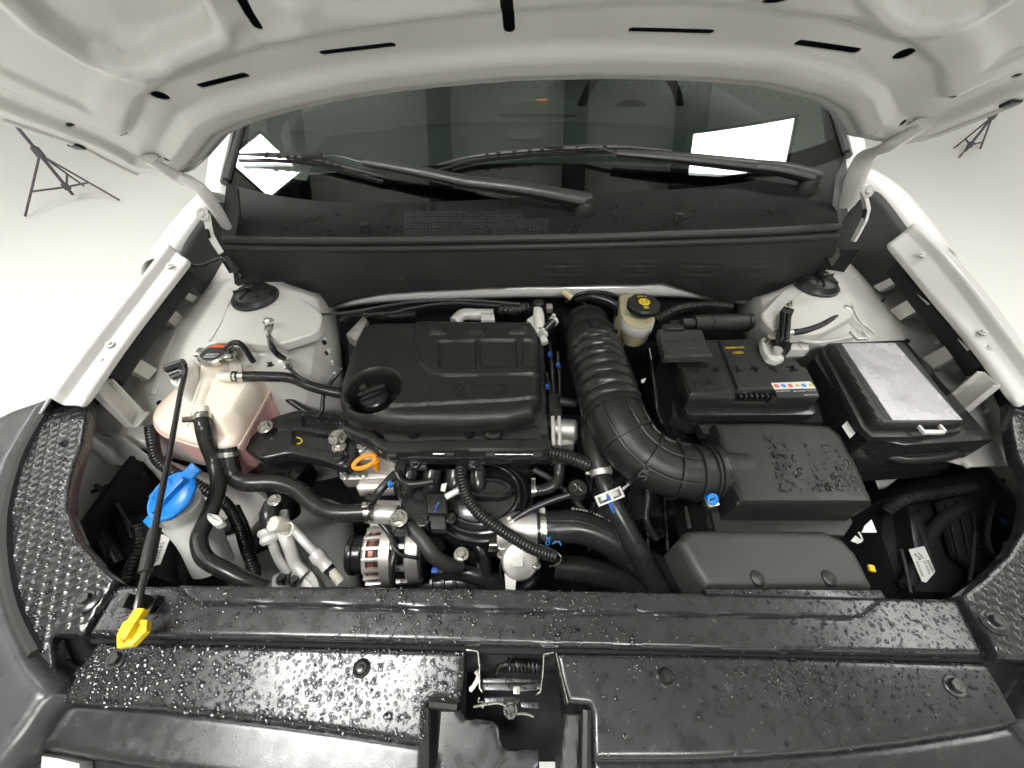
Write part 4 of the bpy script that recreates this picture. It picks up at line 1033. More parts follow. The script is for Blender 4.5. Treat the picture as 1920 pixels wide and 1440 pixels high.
for dx in (-.0085, .0085): B('jaw', box(c + Vector((dx, 0, 0)), (.005, .016, .02), bev=.0015), PLAST, t)
B('base', box(c + Vector((0, 0, -.012)), (.034, .022, .006), bev=.002), PLAST, t)
# washer filler
t = T('washer_filler', 'bright blue washer cap on a white filler neck', 'filler cap')
wc = P(322, 930, .955); wa = Vector((-.1, -.28, .95))
neck = [P(330, 942, .935), P(345, 965, .90), P(372, 1000, .86), P(400, 1060, .80)]
B('neck', tube(neck, [.035, .035, .033, .033], n=24), WPL, t)
B('neck_spout', spx([(388, 960), (412, 966), (420, 980), (402, 988), (386, 972)], .925, .012, .004, r=.008), WPL, t)
Mw = frame(wa, P(362, 900, .955) - P(282, 960, .955))
capb = B('cap', lathe([(.037, -.005), (.0395, -.003), (.0395, .001), (.037, .0035), (.033, .003), (.031, .0045), (.012, .006), (0, .006)], wc, wa, 40, sx=1.05, sy=.92, xdir=P(362, 900, .955) - P(282, 960, .955)), BLUE, t)
B('cap_ridge', box(wc + Mw @ Vector((.002, -.004, .010)), (.066, .010, .011), Mw, .004), BLUE, capb)
B('cap_hinge', box(wc + Mw @ Vector((.044, .004, .0)), (.022, .024, .007), Mw, .002), BLUE, capb)
B('cap_tab', box(wc + Mw @ Vector((-.044, -.004, -.002)), (.016, .024, .006), Mw, .002), BLUE, capb)
bm = bmesh.new()
for i in range(3): tube([wc + Mw @ Vector((-.008 + .007 * i, .012, .0085)), wc + Mw @ Vector((-.010 + .007 * i, .024, .008))], .0007, n=4, bm=bm)
for a, b in (((-.016, .009), (.014, .009)), ((.014, .009), (.017, .026)), ((.017, .026), (-.019, .026)), ((-.019, .026), (-.016, .009))): tube([wc + Mw @ Vector((*a, .0085)), wc + Mw @ Vector((*b, .0085))], .0007, n=4, bm=bm)
B('cap_symbol', bm, BLUE, capb)
# dark lamp back on the left with a label
t = T('lamp_housing', 'black head lamp housing with a white label beside the washer neck', 'lamp housing')
B('shell', spx([(150, 870), (235, 880), (280, 960), (330, 1010), (360, 1060), (350, 1100), (230, 1095), (186, 1056), (150, 1012), (132, 960)], .80, .25, .02), DEEP, t)
B('flank', spx([(205, 960), (262, 960), (285, 1010), (292, 1080), (250, 1095), (225, 1040)], .86, .2, .012), DEEP, t)
B('rod_stay', hose([(150, 930, .86), (220, 905, .87), (270, 890, .88)], .004), BLK, t)
B('yellow_tag', box(P(383, 1052, .80), (.014, .012, .006), Matrix.Rotation(R(20), 3, 'Z'), .002), YEL, t)
B('paper_label', spx([(294, 1003), (306, 1002), (318, 1010), (300, 1058), (284, 1062), (282, 1056)], .865, .001), LABEL, t)
txt('label_text', 'ED 17', P(288, 1046, .8655), P(300, 1012, .8655), (0, 0, 1), INK, t, ext=.0002, lift=.0003)
txt('label_text', '92102-K2', P(295, 1054, .8655), P(309, 1016, .8655), (0, 0, 1), INK, t, ext=.0002, lift=.0003)
# air-conditioning pipes
t = T('air_conditioning_lines', 'two bent aluminium pipes with cream valve caps on the left rail', 'pipes')
B('pipe', hose([(502, 1000, .84), (512, 1020, .83), (522, 1045, .81), (540, 1075, .79)], .0085, n=14), PIPE, t)
B('pipe', hose([(528, 960, .85), (534, 1000, .84), (545, 1030, .82), (555, 1058, .80), (572, 1078, .79)], .0115, n=14), PIPE, t)
B('pipe', hose([(545, 985, .84), (580, 1025, .82), (608, 1050, .80)], .008, n=14), PIPE, t)
B('fitting', tube([P(500, 990, .85), P(508, 1018, .835)], [.014, .017, .014, .017, .013], n=16), PIPE, t)
B('fitting', tube([P(590, 1036, .815), P(616, 1064, .80)], [.012, .014, .011, .013], n=16), PIPE, t)
B('sleeve', tube([P(610, 1060, .80), P(628, 1078, .79)], .010, n=14), RUB, t)
B('hose_end', tube([P(622, 1070, .795), P(640, 1092, .785)], .0095, n=14), VCAP, t)
B('valve_cap', lathe([(.0138, -.014), (.0138, .008), (.012, .011), (.009, .011), (.008, .010), (0, .010)], P(520, 983, .868), (-.25, -.3, .9), 24), VCAP, t)
B('cap_strap', tube([P(530, 985, .865), P(546, 980, .86), P(550, 992, .855), P(540, 1006, .85), (P(526, 1002, .85))], .0024, n=6), VCAP, t)
B('flange_block', spx([(508, 1078), (540, 1066), (562, 1062), (584, 1066), (598, 1090), (600, 1112), (508, 1112)], .79, .03, .006, r=.01), PIPE, t)
for x, y in ((530, 1085), (554, 1088)): bolt(t, P(x, y, .795), .0075, DSTEEL)
B('black_elbow', tube([P(512, 945, .87), P(505, 965, .87), P(508, 985, .86)], .016, n=14), RUB, t); bolt(t, P(515, 938, .885), .008, STEEL)
# engine mount
t = T('engine_mount', 'black engine mount bracket with yellow mark and zinc bolts', 'engine mount')
mo = poly2([(452, 838), (486, 800), (512, 780), (560, 766), (625, 772), (668, 800), (672, 850), (650, 880), (600, 862), (540, 850), (486, 862)], .915)
p1 = poly2([(566, 778), (632, 784), (640, 808), (566, 798)], .915); p2 = poly2([(548, 806), (628, 818), (622, 846), (548, 832)], .915)
def mo_h(u, v, d):
    a, _, _ = sdf(u, v, p1); b, _, _ = sdf(u, v, p2); return edge_round(d, .006) - .012 * sm(a, -.002, .003) - .012 * sm(b, -.002, .003)
B('bracket', plate(rnd([Vector(q) for q in mo], .012), mo_h, lambda u, v, h: Vector((u, v, .915 + h)), .002, .02), BLK, t)
B('rubber_bush', lathe([(.06, -.06), (.062, 0), (.05, .015), (.02, .02), (0, .02)], P(520, 870, .84), n=32), BLK, t)
B('lower_arm', tube([P(525, 880, .84), P(532, 930, .80), P(540, 965, .76)], [.04, .03, .026], n=16), BLK, t)
B('yellow_mark', tube([P(556, 820, .905), P(564, 822, .905), P(566, 830, .905), P(557, 832, .905)], .0013, n=6), YEL, t)
bolt(t, P(498, 801, .925), .010, STEEL); bolt(t, P(634, 820, .925), .012, STEEL); bolt(t, P(636, 838, .92), .009, STEEL, stud=True); bolt(t, P(637, 858, .915), .011, DSTEEL)
bolt(t, P(508, 682, .985), .006, BOLT, name='stud')

# ================================================================== engine
en = T('engine_block', 'silver and black diesel engine under its cover', 'engine')
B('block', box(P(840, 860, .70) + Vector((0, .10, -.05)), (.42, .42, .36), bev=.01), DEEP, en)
B('valve_cover', spx([(650, 640), (1020, 640), (1030, 815), (660, 815)], .925, .08, .012), DULL, en)
B('head_front', spx([(715, 798), (1010, 798), (1020, 830), (720, 830)], .93, .06, .006), TAIL if False else DULL, en)
for x, y, r in ((775, 812, .012), (880, 812, .011), (925, 815, .018)): B('injector', lathe([(r, -.02), (r, .012), (r * .7, .018), (0, .018)], P(x, y, .935), n=16), BLK, en)
TC = 'timing_cover'
B(TC, spx([(662, 826), (700, 822), (742, 842), (742, 862), (668, 862)], .90, .03, .005, r=.008), ALU, en)
B(TC, spx([(632, 878), (740, 872), (744, 896), (640, 900)], .875, .03, .005, r=.008), ALU, en)
B(TC, spx([(660, 858), (742, 858), (742, 884), (664, 884)], .87, .05, .005), ALU, en)
B('casting_boss', tube([P(678, 914, .85), P(742, 912, .85)], .017, n=18), ALU, en)
B('casting_boss', tube([P(672, 914, .85), P(684, 914, .85)], .008, n=12), ALU, en)
B('water_outlet', tube([P(690, 962, .87), P(745, 966, .87)], .018, n=18), ALU, en)
B('casting_web', spx([(690, 935), (752, 938), (752, 956), (692, 954)], .85, .03, .004), ALU, en)
bolt(en, P(672, 838, .905), .009, STEEL); B('casting_boss', lathe([(.014, -.03), (.014, 0), (0, 0)], P(672, 840, .905), n=18), ALU, en)
for x, y in ((645, 893), (680, 890), (715, 846)): bolt(en, P(x, y, .88), .005, STEEL)
B('side_casting', spx([(1030, 780), (1078, 784), (1080, 832), (1036, 836)], .90, .08, .008, r=.01), ALU, en)
B('side_casting', lathe([(.022, -.02), (.022, .02), (.018, .024), (0, .024)], P(1060, 806, .91), (1, -.2, .2), 20), ALU, en)
B('rear_pipe', tube([P(852, 604, .97), P(868, 590, .975), P(895, 590, .975), P(925, 590, .975)], .014, n=16), PIPE, en)
B('rear_bracket', spx([(902, 586), (926, 586), (928, 600), (902, 600)], .99, .02, .002), PIPE, en)
B('vacuum_pump', spx([(648, 626), (682, 590), (690, 600), (668, 640)], .96, .03, .005), ALU, en)
# dipstick
t = T('dipstick', 'orange dipstick handle on the front left of the engine', 'dipstick')
c = P(684, 866, .915); M = frame((.1, -.5, .86), (1, .35, .3)); pts = []
for a in np.linspace(0, 2 * math.pi, 30): pts.append(c + M @ Vector((.021 * math.cos(a), .0095 * math.sin(a), 0)))
B('ring_handle', tube(pts, .0048, n=8, raw=True), ORG, t); B('stem', tube([c + M @ Vector((.018, -.006, 0)), P(708, 882, .89)], [.008, .006, .0045], n=10), ORG, t)
# engine cover
ec = T('engine_cover', 'black grained plastic engine cover with round oil filler well', 'engine cover')
eco = [(686, 602), (720, 598), (780, 598), (900, 600), (1000, 600), (1010, 612), (1016, 680), (1019, 745), (1003, 768), (952, 781), (860, 786), (760, 787), (668, 780), (642, 770), (631, 745), (634, 718), (654, 655), (676, 608)]
ez = 1.0
wellc = P(700, 728, ez); rx = 47 * pxm(728, ez); ry = 42 * pxm(728, ez) * 1.15
emp = poly2([(781, 590), (776, 650), (786, 682), (806, 698), (832, 706), (1030, 704), (1030, 590)], ez)
pads = [poly2(q, ez) for q in ([(801, 618), (838, 618), (834, 631), (806, 632)], [(874, 618), (913, 618), (909, 631), (879, 631)], [(948, 618), (988, 618), (984, 630), (953, 630)])]
cells = [poly2(q, ez) for q in ([(823, 642), (892, 640), (894, 696), (832, 697), (823, 690)], [(900, 640), (968, 640), (970, 692), (908, 693), (900, 686)], [(979, 640), (1030, 640), (1030, 692), (986, 692), (979, 686)])]
low_ = poly2([(600, 752), (740, 758), (960, 747), (1060, 735), (1060, 820), (600, 820)], ez)
def ec_h(u, v, d):
    h = edge_round(d, .024)
    e = np.sqrt(((u - wellc.x) / rx) ** 2 + ((v - wellc.y) / ry) ** 2)
    s, _, _ = sdf(u, v, emp); h = h + .006 * sm(s, -.001, .0035)
    for q in cells: s, _, _ = sdf(u, v, q); h = h - .005 * sm(s, -.001, .003)
    for q in pads: s, _, _ = sdf(u, v, q); h = h + .009 * sm(s, -.001, .004)
    s, _, _ = sdf(u, v, low_); h = h - .005 * sm(s, -.002, .004)
    h = h + .004 * (1 - sm(np.abs(e - 1.14), .0, .16))
    return h - .055 * (1 - sm(e, .92, 1.04)) - .008 * (1 - sm(e, 1.0, 1.25))
B('shell', plate([Vector((p.x, p.y)) for p in Z(eco, ez)], ec_h, lambda u, v, h: Vector((u, v, ez + h)), .0028, .012), PLAST, ec)
txt('raised_lettering', '1.5', P(786, 742, ez), P(812, 741, ez), (0, 0, 1), PLAST, ec, ext=.0022, lift=-.0008)
txt('raised_lettering', 'U2', P(826, 741, ez), P(872, 740, ez), (0, 0, 1), PLAST, ec, ext=.0022, lift=-.0008)
txt('raised_lettering', 'CRDi', P(882, 739, ez), P(962, 737, ez), (0, 0, 1), PLAST, ec, ext=.0022, lift=-.0008)
t = T('oil_filler_cap', 'black oil filler cap with grip bar in the engine cover well', 'filler cap')
oc = P(700, 742, .962); B('disc', lathe([(.030, -.012), (.030, .0), (.027, .003), (0, .003)], oc, n=30), BLK, t)
B('grip_bar', box(oc + Vector((.001, 0, .011)), (.056, .012, .018), Matrix.Rotation(R(28), 3, 'Z'), .004), BLK, t)
B('stop_tab', box(oc + Vector((-.022, .014, .008)), (.014, .016, .012), Matrix.Rotation(R(28), 3, 'Z'), .003), DULL, t)
# wiring rail across the front of the engine
t = T('wiring_rail', 'black wiring rail with clips across the front of the engine', 'wiring rail')
rz = .945
def rail_h(u, v, d): return edge_round(d, .004)
B('duct', top_plate([(640, 792), (668, 800), (698, 806), (715, 820), (728, 826), (1030, 820), (1036, 842), (726, 846), (706, 838), (690, 824), (660, 814), (642, 806)], rz, rail_h, .0035, .03), SATIN, t)
B('lower_channel', spx([(645, 806), (690, 826), (722, 848), (1036, 846), (1036, 860), (735, 860), (712, 850), (684, 834), (644, 816)], rz - .018, .02, .002), BLK, t)
for x, y in ((656, 806), (690, 820), (736, 852), (843, 850), (920, 851), (1008, 852)): B('clip', box(P(x, y, rz - .012), (.018, .012, .008), bev=.002), DULL, t)
for px in ([(662, 810), (686, 818)], [(812, 851), (838, 851)], [(928, 852), (1002, 852)], [(700, 828), (716, 850)]): B('glint_wire', hose([(x, y, rz - .010) for x, y in px], .0012, n=6), STEEL, t)  # thin bright wires drawn in as the rail's white glint lines
for x in (772, 880): B('plate', spx([(x - 8, 858), (x + 26, 858), (x + 28, 880), (x - 12, 880)], .905, .004, .001), BLK, t); bolt(t, P(x + 6, 868, .91), .007, DSTEEL)
for x in (748, 862): B('strap', tube([P(x + 8, 850, .93), P(x + 4, 866, .915), P(x, 884, .90)], .011, n=4, flat=.5), BLK, t)
# intake manifold
t = T('intake_manifold', 'glossy black intake manifold with ring ribs in front of the engine', 'intake manifold')
mc = P(905, 945, .80)
B('plenum', lathe([(.105, -.1), (.105, .0), (.095, .03), (.07, .05), (.03, .06), (0, .06)], mc, n=44, sx=1.0, sy=.85), BLK, t)
for r, h in ((.099, .026), (.088, .042), (.074, .053)): B('rib', tube([mc + Vector((r * math.cos(a), .85 * r * math.sin(a), h)) for a in np.linspace(0, 2 * math.pi, 50)], .0035, n=6, raw=True), BLK, t)
B('oval_boss', lathe([(.05, 0), (.05, .012), (.044, .018), (.036, .018), (.034, .012), (0, .010)], P(915, 922, .86), n=30, sy=.42), BLK, t)
for k in range(4): B('runner', tube([P(770 + k * 42, 880, .88), P(764 + k * 44, 915, .86), P(770 + k * 44, 960, .81)], [.018, .02, .02], n=14), BLK, t)
B('flange', spx([(748, 905), (800, 902), (806, 986), (752, 990)], .86, .03, .005, r=.01), BLK, t)
B('connector', spx([(800, 925), (836, 925), (838, 962), (802, 962)], .885, .02, .003), PLAST, t)
B('connector', spx([(806, 965), (834, 965), (836, 992), (808, 992)], .87, .02, .003), DULL, t)
for x, y in ((818, 950), (822, 944), (816, 958)): B('blue_mark', box(P(x, y, .886), (.0035, .005, .002), bev=.0008), BMARK, t)
B('blue_plug', box(P(732, 908, .90), (.009, .012, .012), Matrix.Rotation(R(30), 3, 'Z'), .003), BLUE, t)
B('silver_pipe', tube([P(836, 932, .895), P(862, 918, .90)], .006, n=12), PIPE, t)
B('white_tag', spx([(828, 908), (838, 905), (834, 922), (826, 920)], .90, .001), LABEL, t)
bolt(t, P(865, 1040, .84), .009, STEEL); bolt(t, P(748, 972, .885), .011, STEEL); bolt(t, P(798, 972, .865), .007, DSTEEL); bolt(t, P(845, 972, .86), .007, DSTEEL)
B('bracket_plate', spx([(738, 958), (758, 958), (764, 1000), (740, 1006)], .878, .005, .002), BLK, t)
for k in range(5): B('rib', tube([P(870 + 6 * k, 985 + 9 * k, .80), P(930 - 3 * k, 985 + 9 * k, .80)], .003, n=6), BLK, t)
# alternator
t = T('alternator', 'cast aluminium alternator with finned housing and black pulley', 'alternator')
ac = P(728, 1036, .80); k = pxm(1036, .80)
B('pulley', lathe([(.012, -.070), (.034, -.070), (.036, -.066), (.036, -.060), (.033, -.058), (.034, -.050), (.033, -.046), (.034, -.042), (.037, -.038), (.037, -.034), (0, -.034)], ac, (1, .06, 0), 36), BLK, t)
B('core', lathe([(.045, -.034), (.047, .07), (0, .07)], ac, (1, .06, 0), 32), DEEP, t)
for h in (-.028, .0): B('winding', lathe([(.0455, h), (.050, h + .006), (.050, h + .014), (.0455, h + .02)], ac, (1, .06, 0), 36), COPPER, t)
Ma = frame((1, .06, 0))
B('middle_ring', lathe([(.050, -.004), (.057, -.002), (.058, .016), (.054, .018)], ac, (1, .06, 0), 40), ALU, t)
B('end_ring', lathe([(.030, -.036), (.044, -.036), (.050, -.031), (.050, -.027), (.030, -.027)], ac, (1, .06, 0), 40), ALU, t)
B('rear_ring', lathe([(.050, .040), (.056, .044), (.054, .064), (.040, .070), (.02, .070)], ac, (1, .06, 0), 40), ALU, t)
for q in range(18):
    a = R(20 * q); e = Vector((math.cos(a), math.sin(a), 0))
    Mq = Ma @ Matrix.Rotation(a, 3, 'Z')
    B('fin', box(ac + Ma @ (e * .052 + Vector((0, 0, -.017))), (.008, .0065, .030), Mq, .0015), ALU, t)
    if q % 2: B('fin', box(ac + Ma @ (e * .052 + Vector((0, 0, .030))), (.008, .009, .026), Mq, .0015), ALU, t)
B('mount_ear', tube([ac + Vector((.02, .04, .03)), P(752, 978, .84)], [.016, .012], n=12), ALU, t)
B('red_mark', box(P(804, 1047, .825), (.008, .008, .006), bev=.002), RINK, t); B('blue_plug', box(P(816, 1070, .81), (.012, .010, .010), bev=.002), BMARK, t)
hosething('black lead crossing the alternator housing', [(700, 935, .88), (706, 968, .87), (730, 1000, .86), (740, 1030, .86), (734, 1070, .85), (738, 1105, .82)], .0055, name='cable', cat='cable')
hosething('thin black lead from the alternator to its plug', [(736, 1022, .865), (752, 1040, .86), (780, 1046, .85), (800, 1050, .83)], .003, name='cable', cat='cable')
hosething('grey bent pipe passing beside the alternator', [(764, 985, .855), (790, 1010, .85), (812, 1040, .84), (838, 1058, .82), (862, 1060, .80)], .0135, name='pipe', cat='pipe', mat=DULL)
# harness on the engine front
hosething('thick corrugated loom hanging across the intake manifold', [(864, 876, .925), (866, 900, .92), (878, 935, .91), (904, 968, .90), (950, 1000, .89), (998, 1028, .88), (1042, 1044, .87)], .0098, rib=(.0056, .0012), name='wiring_loom', cat='wiring loom')
hosething('corrugated loom joining the right end of the wiring rail', [(1030, 848, .93), (1056, 854, .93), (1085, 864, .925), (1104, 872, .92)], .0125, rib=(.006, .0014), name='wiring_loom', cat='wiring loom')
hosething('taped wiring branch below the dipstick', [(742, 888, .90), (730, 900, .90), (712, 920, .895), (700, 936, .885), (690, 932, .88)], .008, name='wiring_loom', cat='wiring loom')
hosething('curved wiring branch under the left rail strap', [(744, 886, .905), (752, 900, .90), (772, 908, .90), (812, 902, .90)], .0065, name='wiring_loom', cat='wiring loom')
hosething('black vent hose with clamp right of the manifold', [(1048, 870, .90), (1048, 890, .89), (1040, 908, .885), (1020, 918, .88), (996, 920, .88)], .0108, [(.96, (0, .6, .8))])
hosething('thin black dipstick tube right of the manifold', [(955, 980, .86), (990, 958, .87), (1030, 940, .88), (1068, 928, .89)], .0062, [(.03, (0, 0, 1))], name='pipe', cat='pipe')
t = T('tube_cap', 'round black rubber cap on the tube end right of the manifold', 'cap'); c = P(1083, 916, .90)
B('disc', lathe([(.017, -.02), (.018, .0), (.016, .004), (0, .004)], c, n=28), RUB, t)
B('spring_cross', tube([c + Vector((-.006, .007, .005)), c + Vector((-.001, .0, .005)), c + Vector((-.006, -.007, .005))], .001, n=6), STEEL, t)
B('spring_cross', tube([c + Vector((.006, .007, .005)), c + Vector((.001, .0, .005)), c + Vector((.006, -.007, .005))], .001, n=6), STEEL, t)
# throttle body
t = T('throttle_body', 'cast aluminium throttle body with white label behind the support cover', 'throttle body')
B('inlet', tube([P(935, 1000, .83), P(975, 992, .835), P(1012, 990, .835)], [.030, .032, .031], n=24), ALU, t)
B('flange', spx([(930, 985), (960, 968), (1005, 965), (1012, 1010), (965, 1030), (932, 1032)], .835, .04, .006, r=.01), ALU, t)
B('motor', lathe([(.034, -.05), (.034, .008), (.030, .014), (.018, .016), (0, .016)], P(975, 1050, .82), (.0, -.45, .9), 32), ALU, t)
B('motor_cover', lathe([(.038, -.012), (.038, .0), (.034, .003), (.034, -.012)], P(974, 1066, .80), (.0, -.45, .9), 32), BLK, t)
B('white_label', spx([(960, 1045), (980, 1045), (981, 1062), (961, 1062)], .838, .001), LABEL, t)
for (x, y) in ((940, 1040), (1000, 1036), (1006, 1060)): bolt(t, P(x, y, .83), .005, STEEL)
B('plug', spx([(915, 1000), (935, 1000), (935, 1035), (915, 1035)], .83, .03, .004), BLK, t)
B('pipe_stub', tube([P(918, 1022, .84), P(932, 1022, .84)], .004, n=10), STEEL, t)
B('paper_tag', spx([(946, 1072), (960, 1078), (968, 1086), (966, 1106), (948, 1104)], .815, .001), LABEL, t)
B('wire_loop', tube([P(1030, 1062, .84), P(1044, 1060, .84), P(1052, 1050, .845), (P(1050, 1040, .85)), P(1042, 1036, .85)], .0011, n=6), STEEL, t)
# charge-air hose
t = T('charge_air_hose', 'glossy black charge air hose with white printed part number', 'hose')
ch = [(1004, 990, .835), (1040, 988, .84), (1085, 988, .84), (1130, 1004, .83), (1178, 1036, .81), (1225, 1068, .79), (1290, 1096, .77)]
B('tube', hose(ch, .030, n=24), RUB, t)
B('bead', hose([(1030, 977, .87), (1085, 978, .87), (1135, 996, .858), (1190, 1032, .836), (1230, 1058, .815)], .0035, n=8), RUB, t)
clamp(t, P(1018, 990, .837), (1, 0, .05), .0305, .012, STEEL, (0, .8, .7), .008)
clamp(t, P(1010, 990, .837), (1, 0, .05), .0305, .006, BLK, (0, .8, .7), .004)
pth = spline([P(*q) for q in [(1071, 955, .860), (1100, 960, .862), (1130, 972, .858), (1152, 986, .852)]], .002); s = '28260-04AB0 / U30663 - 3B10'; n = len(s)
for i, chh in enumerate(s):
    if chh == ' ': continue
    j = int(i / n * (len(pth) - 2)); d = (pth[j + 1] - pth[j]).normalized()
    txt('printed_number', chh, pth[j], pth[j] + d * (.0022 if chh not in '-/' else .0012), (0, .25, 1), WINK, t, ext=.0002, h=.0036, lift=.001)
B('blue_mark', tube([P(1036, 1020, .855), P(1046, 1014, .86), P(1052, 1022, .855)], .0012, n=6), BINK, t)
txt('paint_letters', 'OK', P(1030, 1024, .862), P(1033, 1006, .865), (0, -.6, .8), BINK, t, ext=.0002)
B('dull_patch', hose([(1150, 1010, .846), (1190, 1034, .836), (1215, 1052, .822)], .008, n=8), DULL, t)  # dull grey strip along the hose
# vertical duct and coolant pipe
t = T('breather_pipe', 'black breather pipe with white clamp and blue mark below the air duct', 'pipe')
B('upper_duct', hose([(1106, 780, .93), (1112, 820, .925), (1120, 862, .92), (1124, 880, .915)], [.020, .023, .0225, .021], n=18), SATIN, t)
B('collar', tube([P(1124, 874, .915), P(1128, 892, .91)], [.020, .022, .020], n=18), ALU, t)
B('lower_pipe', hose([(1126, 886, .912), (1138, 920, .905), (1156, 960, .89), (1186, 1016, .86), (1222, 1080, .82), (1246, 1130, .79)], [.0155, .018, .02, .021, .021], n=18), RUB, t)
ca = P(1142, 930, .902); ax = P(1150, 950, .895) - P(1134, 912, .906)
clamp(t, ca, ax, .0195, .012, WPL, (-.6, .0, .8), .012); 
bm = bmesh.new(); Mc = frame((.0, -.35, .9), P(1168, 922, .92) - P(1118, 942, .92)); c2 = P(1143, 931, .927)
for dx, dy, sx, sy in ((0, .0075, .046, .0035), (0, -.0075, .046, .0035), (-.023, 0, .0035, .0185), (.023, 0, .0035, .0185), (.003, 0, .004, .015)): box(c2 + Mc @ Vector((dx, dy, 0)), (sx, sy, .003), Mc, .0006, bm=bm)
B('clamp_plate', bm, WPL, t)
B('blue_mark', tube([P(1139, 930, .929), P(1148, 955, .915), P(1152, 962, .91)], [.003, .004, .002], n=6, flat=.4), BMARK, t)
B('small_stub', tube([P(1098, 886, .905), P(1112, 886, .905)], .004, n=8), WPL, t)
# upper right of the engine: white pipes
t = T('coolant_pipe_joint', 'white coolant pipe joint with clamps behind the engine cover corner', 'pipe joint')
B('elbow', tube([P(1008, 578, 1.01), P(1010, 595, 1.01), P(1012, 618, 1.0)], [.010, .013, .011], n=14), WPL, t)
B('saddle', spx([(988, 598), (1008, 584), (1016, 610), (1010, 625)], 1.005, .015, .004), WPL, t)
B('branch', tube([P(1016, 625, 1.0), P(1040, 600, 1.005)], .0095, n=14), RUB, t)
clamp(t, P(1038, 602, 1.005), P(1040, 600, 1.005) - P(1016, 625, 1.0), .0105, .007, WPL, (0, 0, 1), .008)
clamp(t, P(1018, 626, 1.0), P(1040, 600, 1.005) - P(1016, 625, 1.0), .0105, .007, WPL, (0, 0, 1), .004)
B('lower_end', tube([P(1018, 632, .995), P(1022, 644, .99)], .008, n=12), WPL, t)
B('top_plug', lathe([(.012, -.01), (.012, .004), (.008, .008), (0, .008)], P(1010, 570, 1.02), n=14), PLAST, t)
B('sensor', box(P(1030, 578, 1.01), (.014, .018, .014), bev=.002), ALU, t)
B('yellow_sleeve', tube([P(1055, 545, 1.03), P(1072, 558, 1.02)], .008, n=12), CREAM, t)
hosething('thin brown brake pipe along the firewall', [(600, 590, 1.0), (660, 585, 1.0), (720, 574, 1.01), (790, 565, 1.02), (880, 563, 1.02), (975, 570, 1.015)], .003, name='brake_pipe', cat='pipe', mat=DULL)
hosething('lower brake pipe behind the engine cover', [(690, 590, .99), (740, 585, .995), (770, 578, 1.0), (850, 568, 1.01), (970, 576, 1.005)], .003, name='brake_pipe', cat='pipe', mat=DULL)
hosething('black vacuum hose at the firewall beside the white joint', [(935, 580, 1.0), (960, 582, 1.0), (990, 576, 1.0)], .010, rib=(.011, .002))
for i, (px, lab) in enumerate((([(1030, 640, .96), (1036, 700, .95), (1040, 760, .93)], 'thin cable with blue tape beside the engine cover'), ([(1046, 660, .96), (1050, 720, .94), (1046, 790, .92)], 'black cable running down left of the bellows'), ([(1025, 700, .94), (1034, 750, .93), (1030, 800, .92)], 'slack cable at the right edge of the engine cover'))):
    t = hosething(lab, px, .0042, name='cable', cat='cable')
    q = px[0]; B('blue_tape', tube([P(q[0], q[1] + 22, q[2] + .002), P(q[0] + 2, q[1] + 28, q[2] + .002)], .0048, n=8), BMARK, t)
B('connector', spx([(1028, 738), (1052, 738), (1054, 772), (1030, 772)], .95, .03, .004), PLAST, en)
B('sensor_pipe', tube([P(1048, 752, .955), P(1080, 756, .95)], .009, n=12), PLAST, en)
for x in (1036, 1048): B('side_rail', tube([P(x, 775, .935), P(x + 2, 836, .92)], .004, n=8), PIPE, en)

# ================================================================== air intake
ad = T('air_intake_duct', 'large black ribbed air intake duct from air box to engine', 'intake duct')
path = [(1096, 596, .985), (1106, 630, .995), (1116, 665, 1.0), (1132, 715, 1.0), (1146, 762, .995), (1162, 800, .99), (1190, 842, .98), (1232, 872, .97), (1280, 884, .965), (1350, 886, .96)]
pp = [P(*q) for q in path]; full = spline(pp, .002); NF = len(full)
def part(f0, f1): return full[int(f0 * (NF - 1)):int(f1 * (NF - 1)) + 1]
def at_px(x, y): return min(range(NF), key=lambda i: (lambda q: (q[0] - x) ** 2 + (q[1] - y) ** 2)(proj(full[i])))
def proj(p):
    d = p - C0; dep = d.y * cp - d.z * sp_; up = d.y * sp_ + d.z * cp; return (960 + F * d.x / dep, 720 - F * up / dep)
i1, i2 = at_px(1112, 652), at_px(1148, 766)
B('rear_elbow', tube(full[:i1 + 2:3], [.036, .047, .050], n=36, raw=True), PLAST, ad)
seg = full[i1:i2 + 1]; Ls = sum((b - a).length for a, b in zip(seg, seg[1:])); pitch = Ls / 7.0
bm = tube(seg, .0535, n=40, raw=True, rib=(pitch, .0042)); B('bellows', bm, RUB, ad)
B('front_elbow', tube(full[i2 - 2::3], [.051, .050, .049, .048, .046, .045, .044, .044], n=36, raw=True), PLAST, ad)
fr = frames(full)
def ringat(i, r, th, name='ring_rib', mat=None, wd=None):
    p, tt, u, v = fr[i]; B(name, lathe([(r - .002, -th / 2), (r + th * .5, -th * .4), (r + th * .5, th * .4), (r - .002, th / 2)], p, tt, 40), mat or PLAST, ad)
for x, y, r in ((1150, 775, .0515), (1172, 822, .0505), (1208, 862, .0495), (1262, 882, .0475), (1300, 885, .0455)): ringat(at_px(x, y), r, .006)
for x, y, r in ((1095, 610, .046), (1103, 636, .0515)): ringat(at_px(x, y), r, .005)
for ang in (-62, -12, 38):
    pts = []
    for i in range(i2 + 4, at_px(1296, 885), 4):
        p, tt, u, v = fr[i]; f = (i - i2) / (NF - i2); r = .0515 - .0065 * f; a = R(ang); pts.append(p + (u * math.cos(a) + v * math.sin(a)) * r)
    B('long_rib', tube(pts, .0028, n=6, raw=True), PLAST, ad)
for ang in (10,):
    pts = []
    for i in range(0, i1, 4):
        p, tt, u, v = fr[i]; pts.append(p + (u * math.cos(R(ang)) + v * math.sin(R(ang))) * (.038 + .013 * i / i1))
    B('long_rib', tube(pts, .004, n=6, raw=True), PLAST, ad)
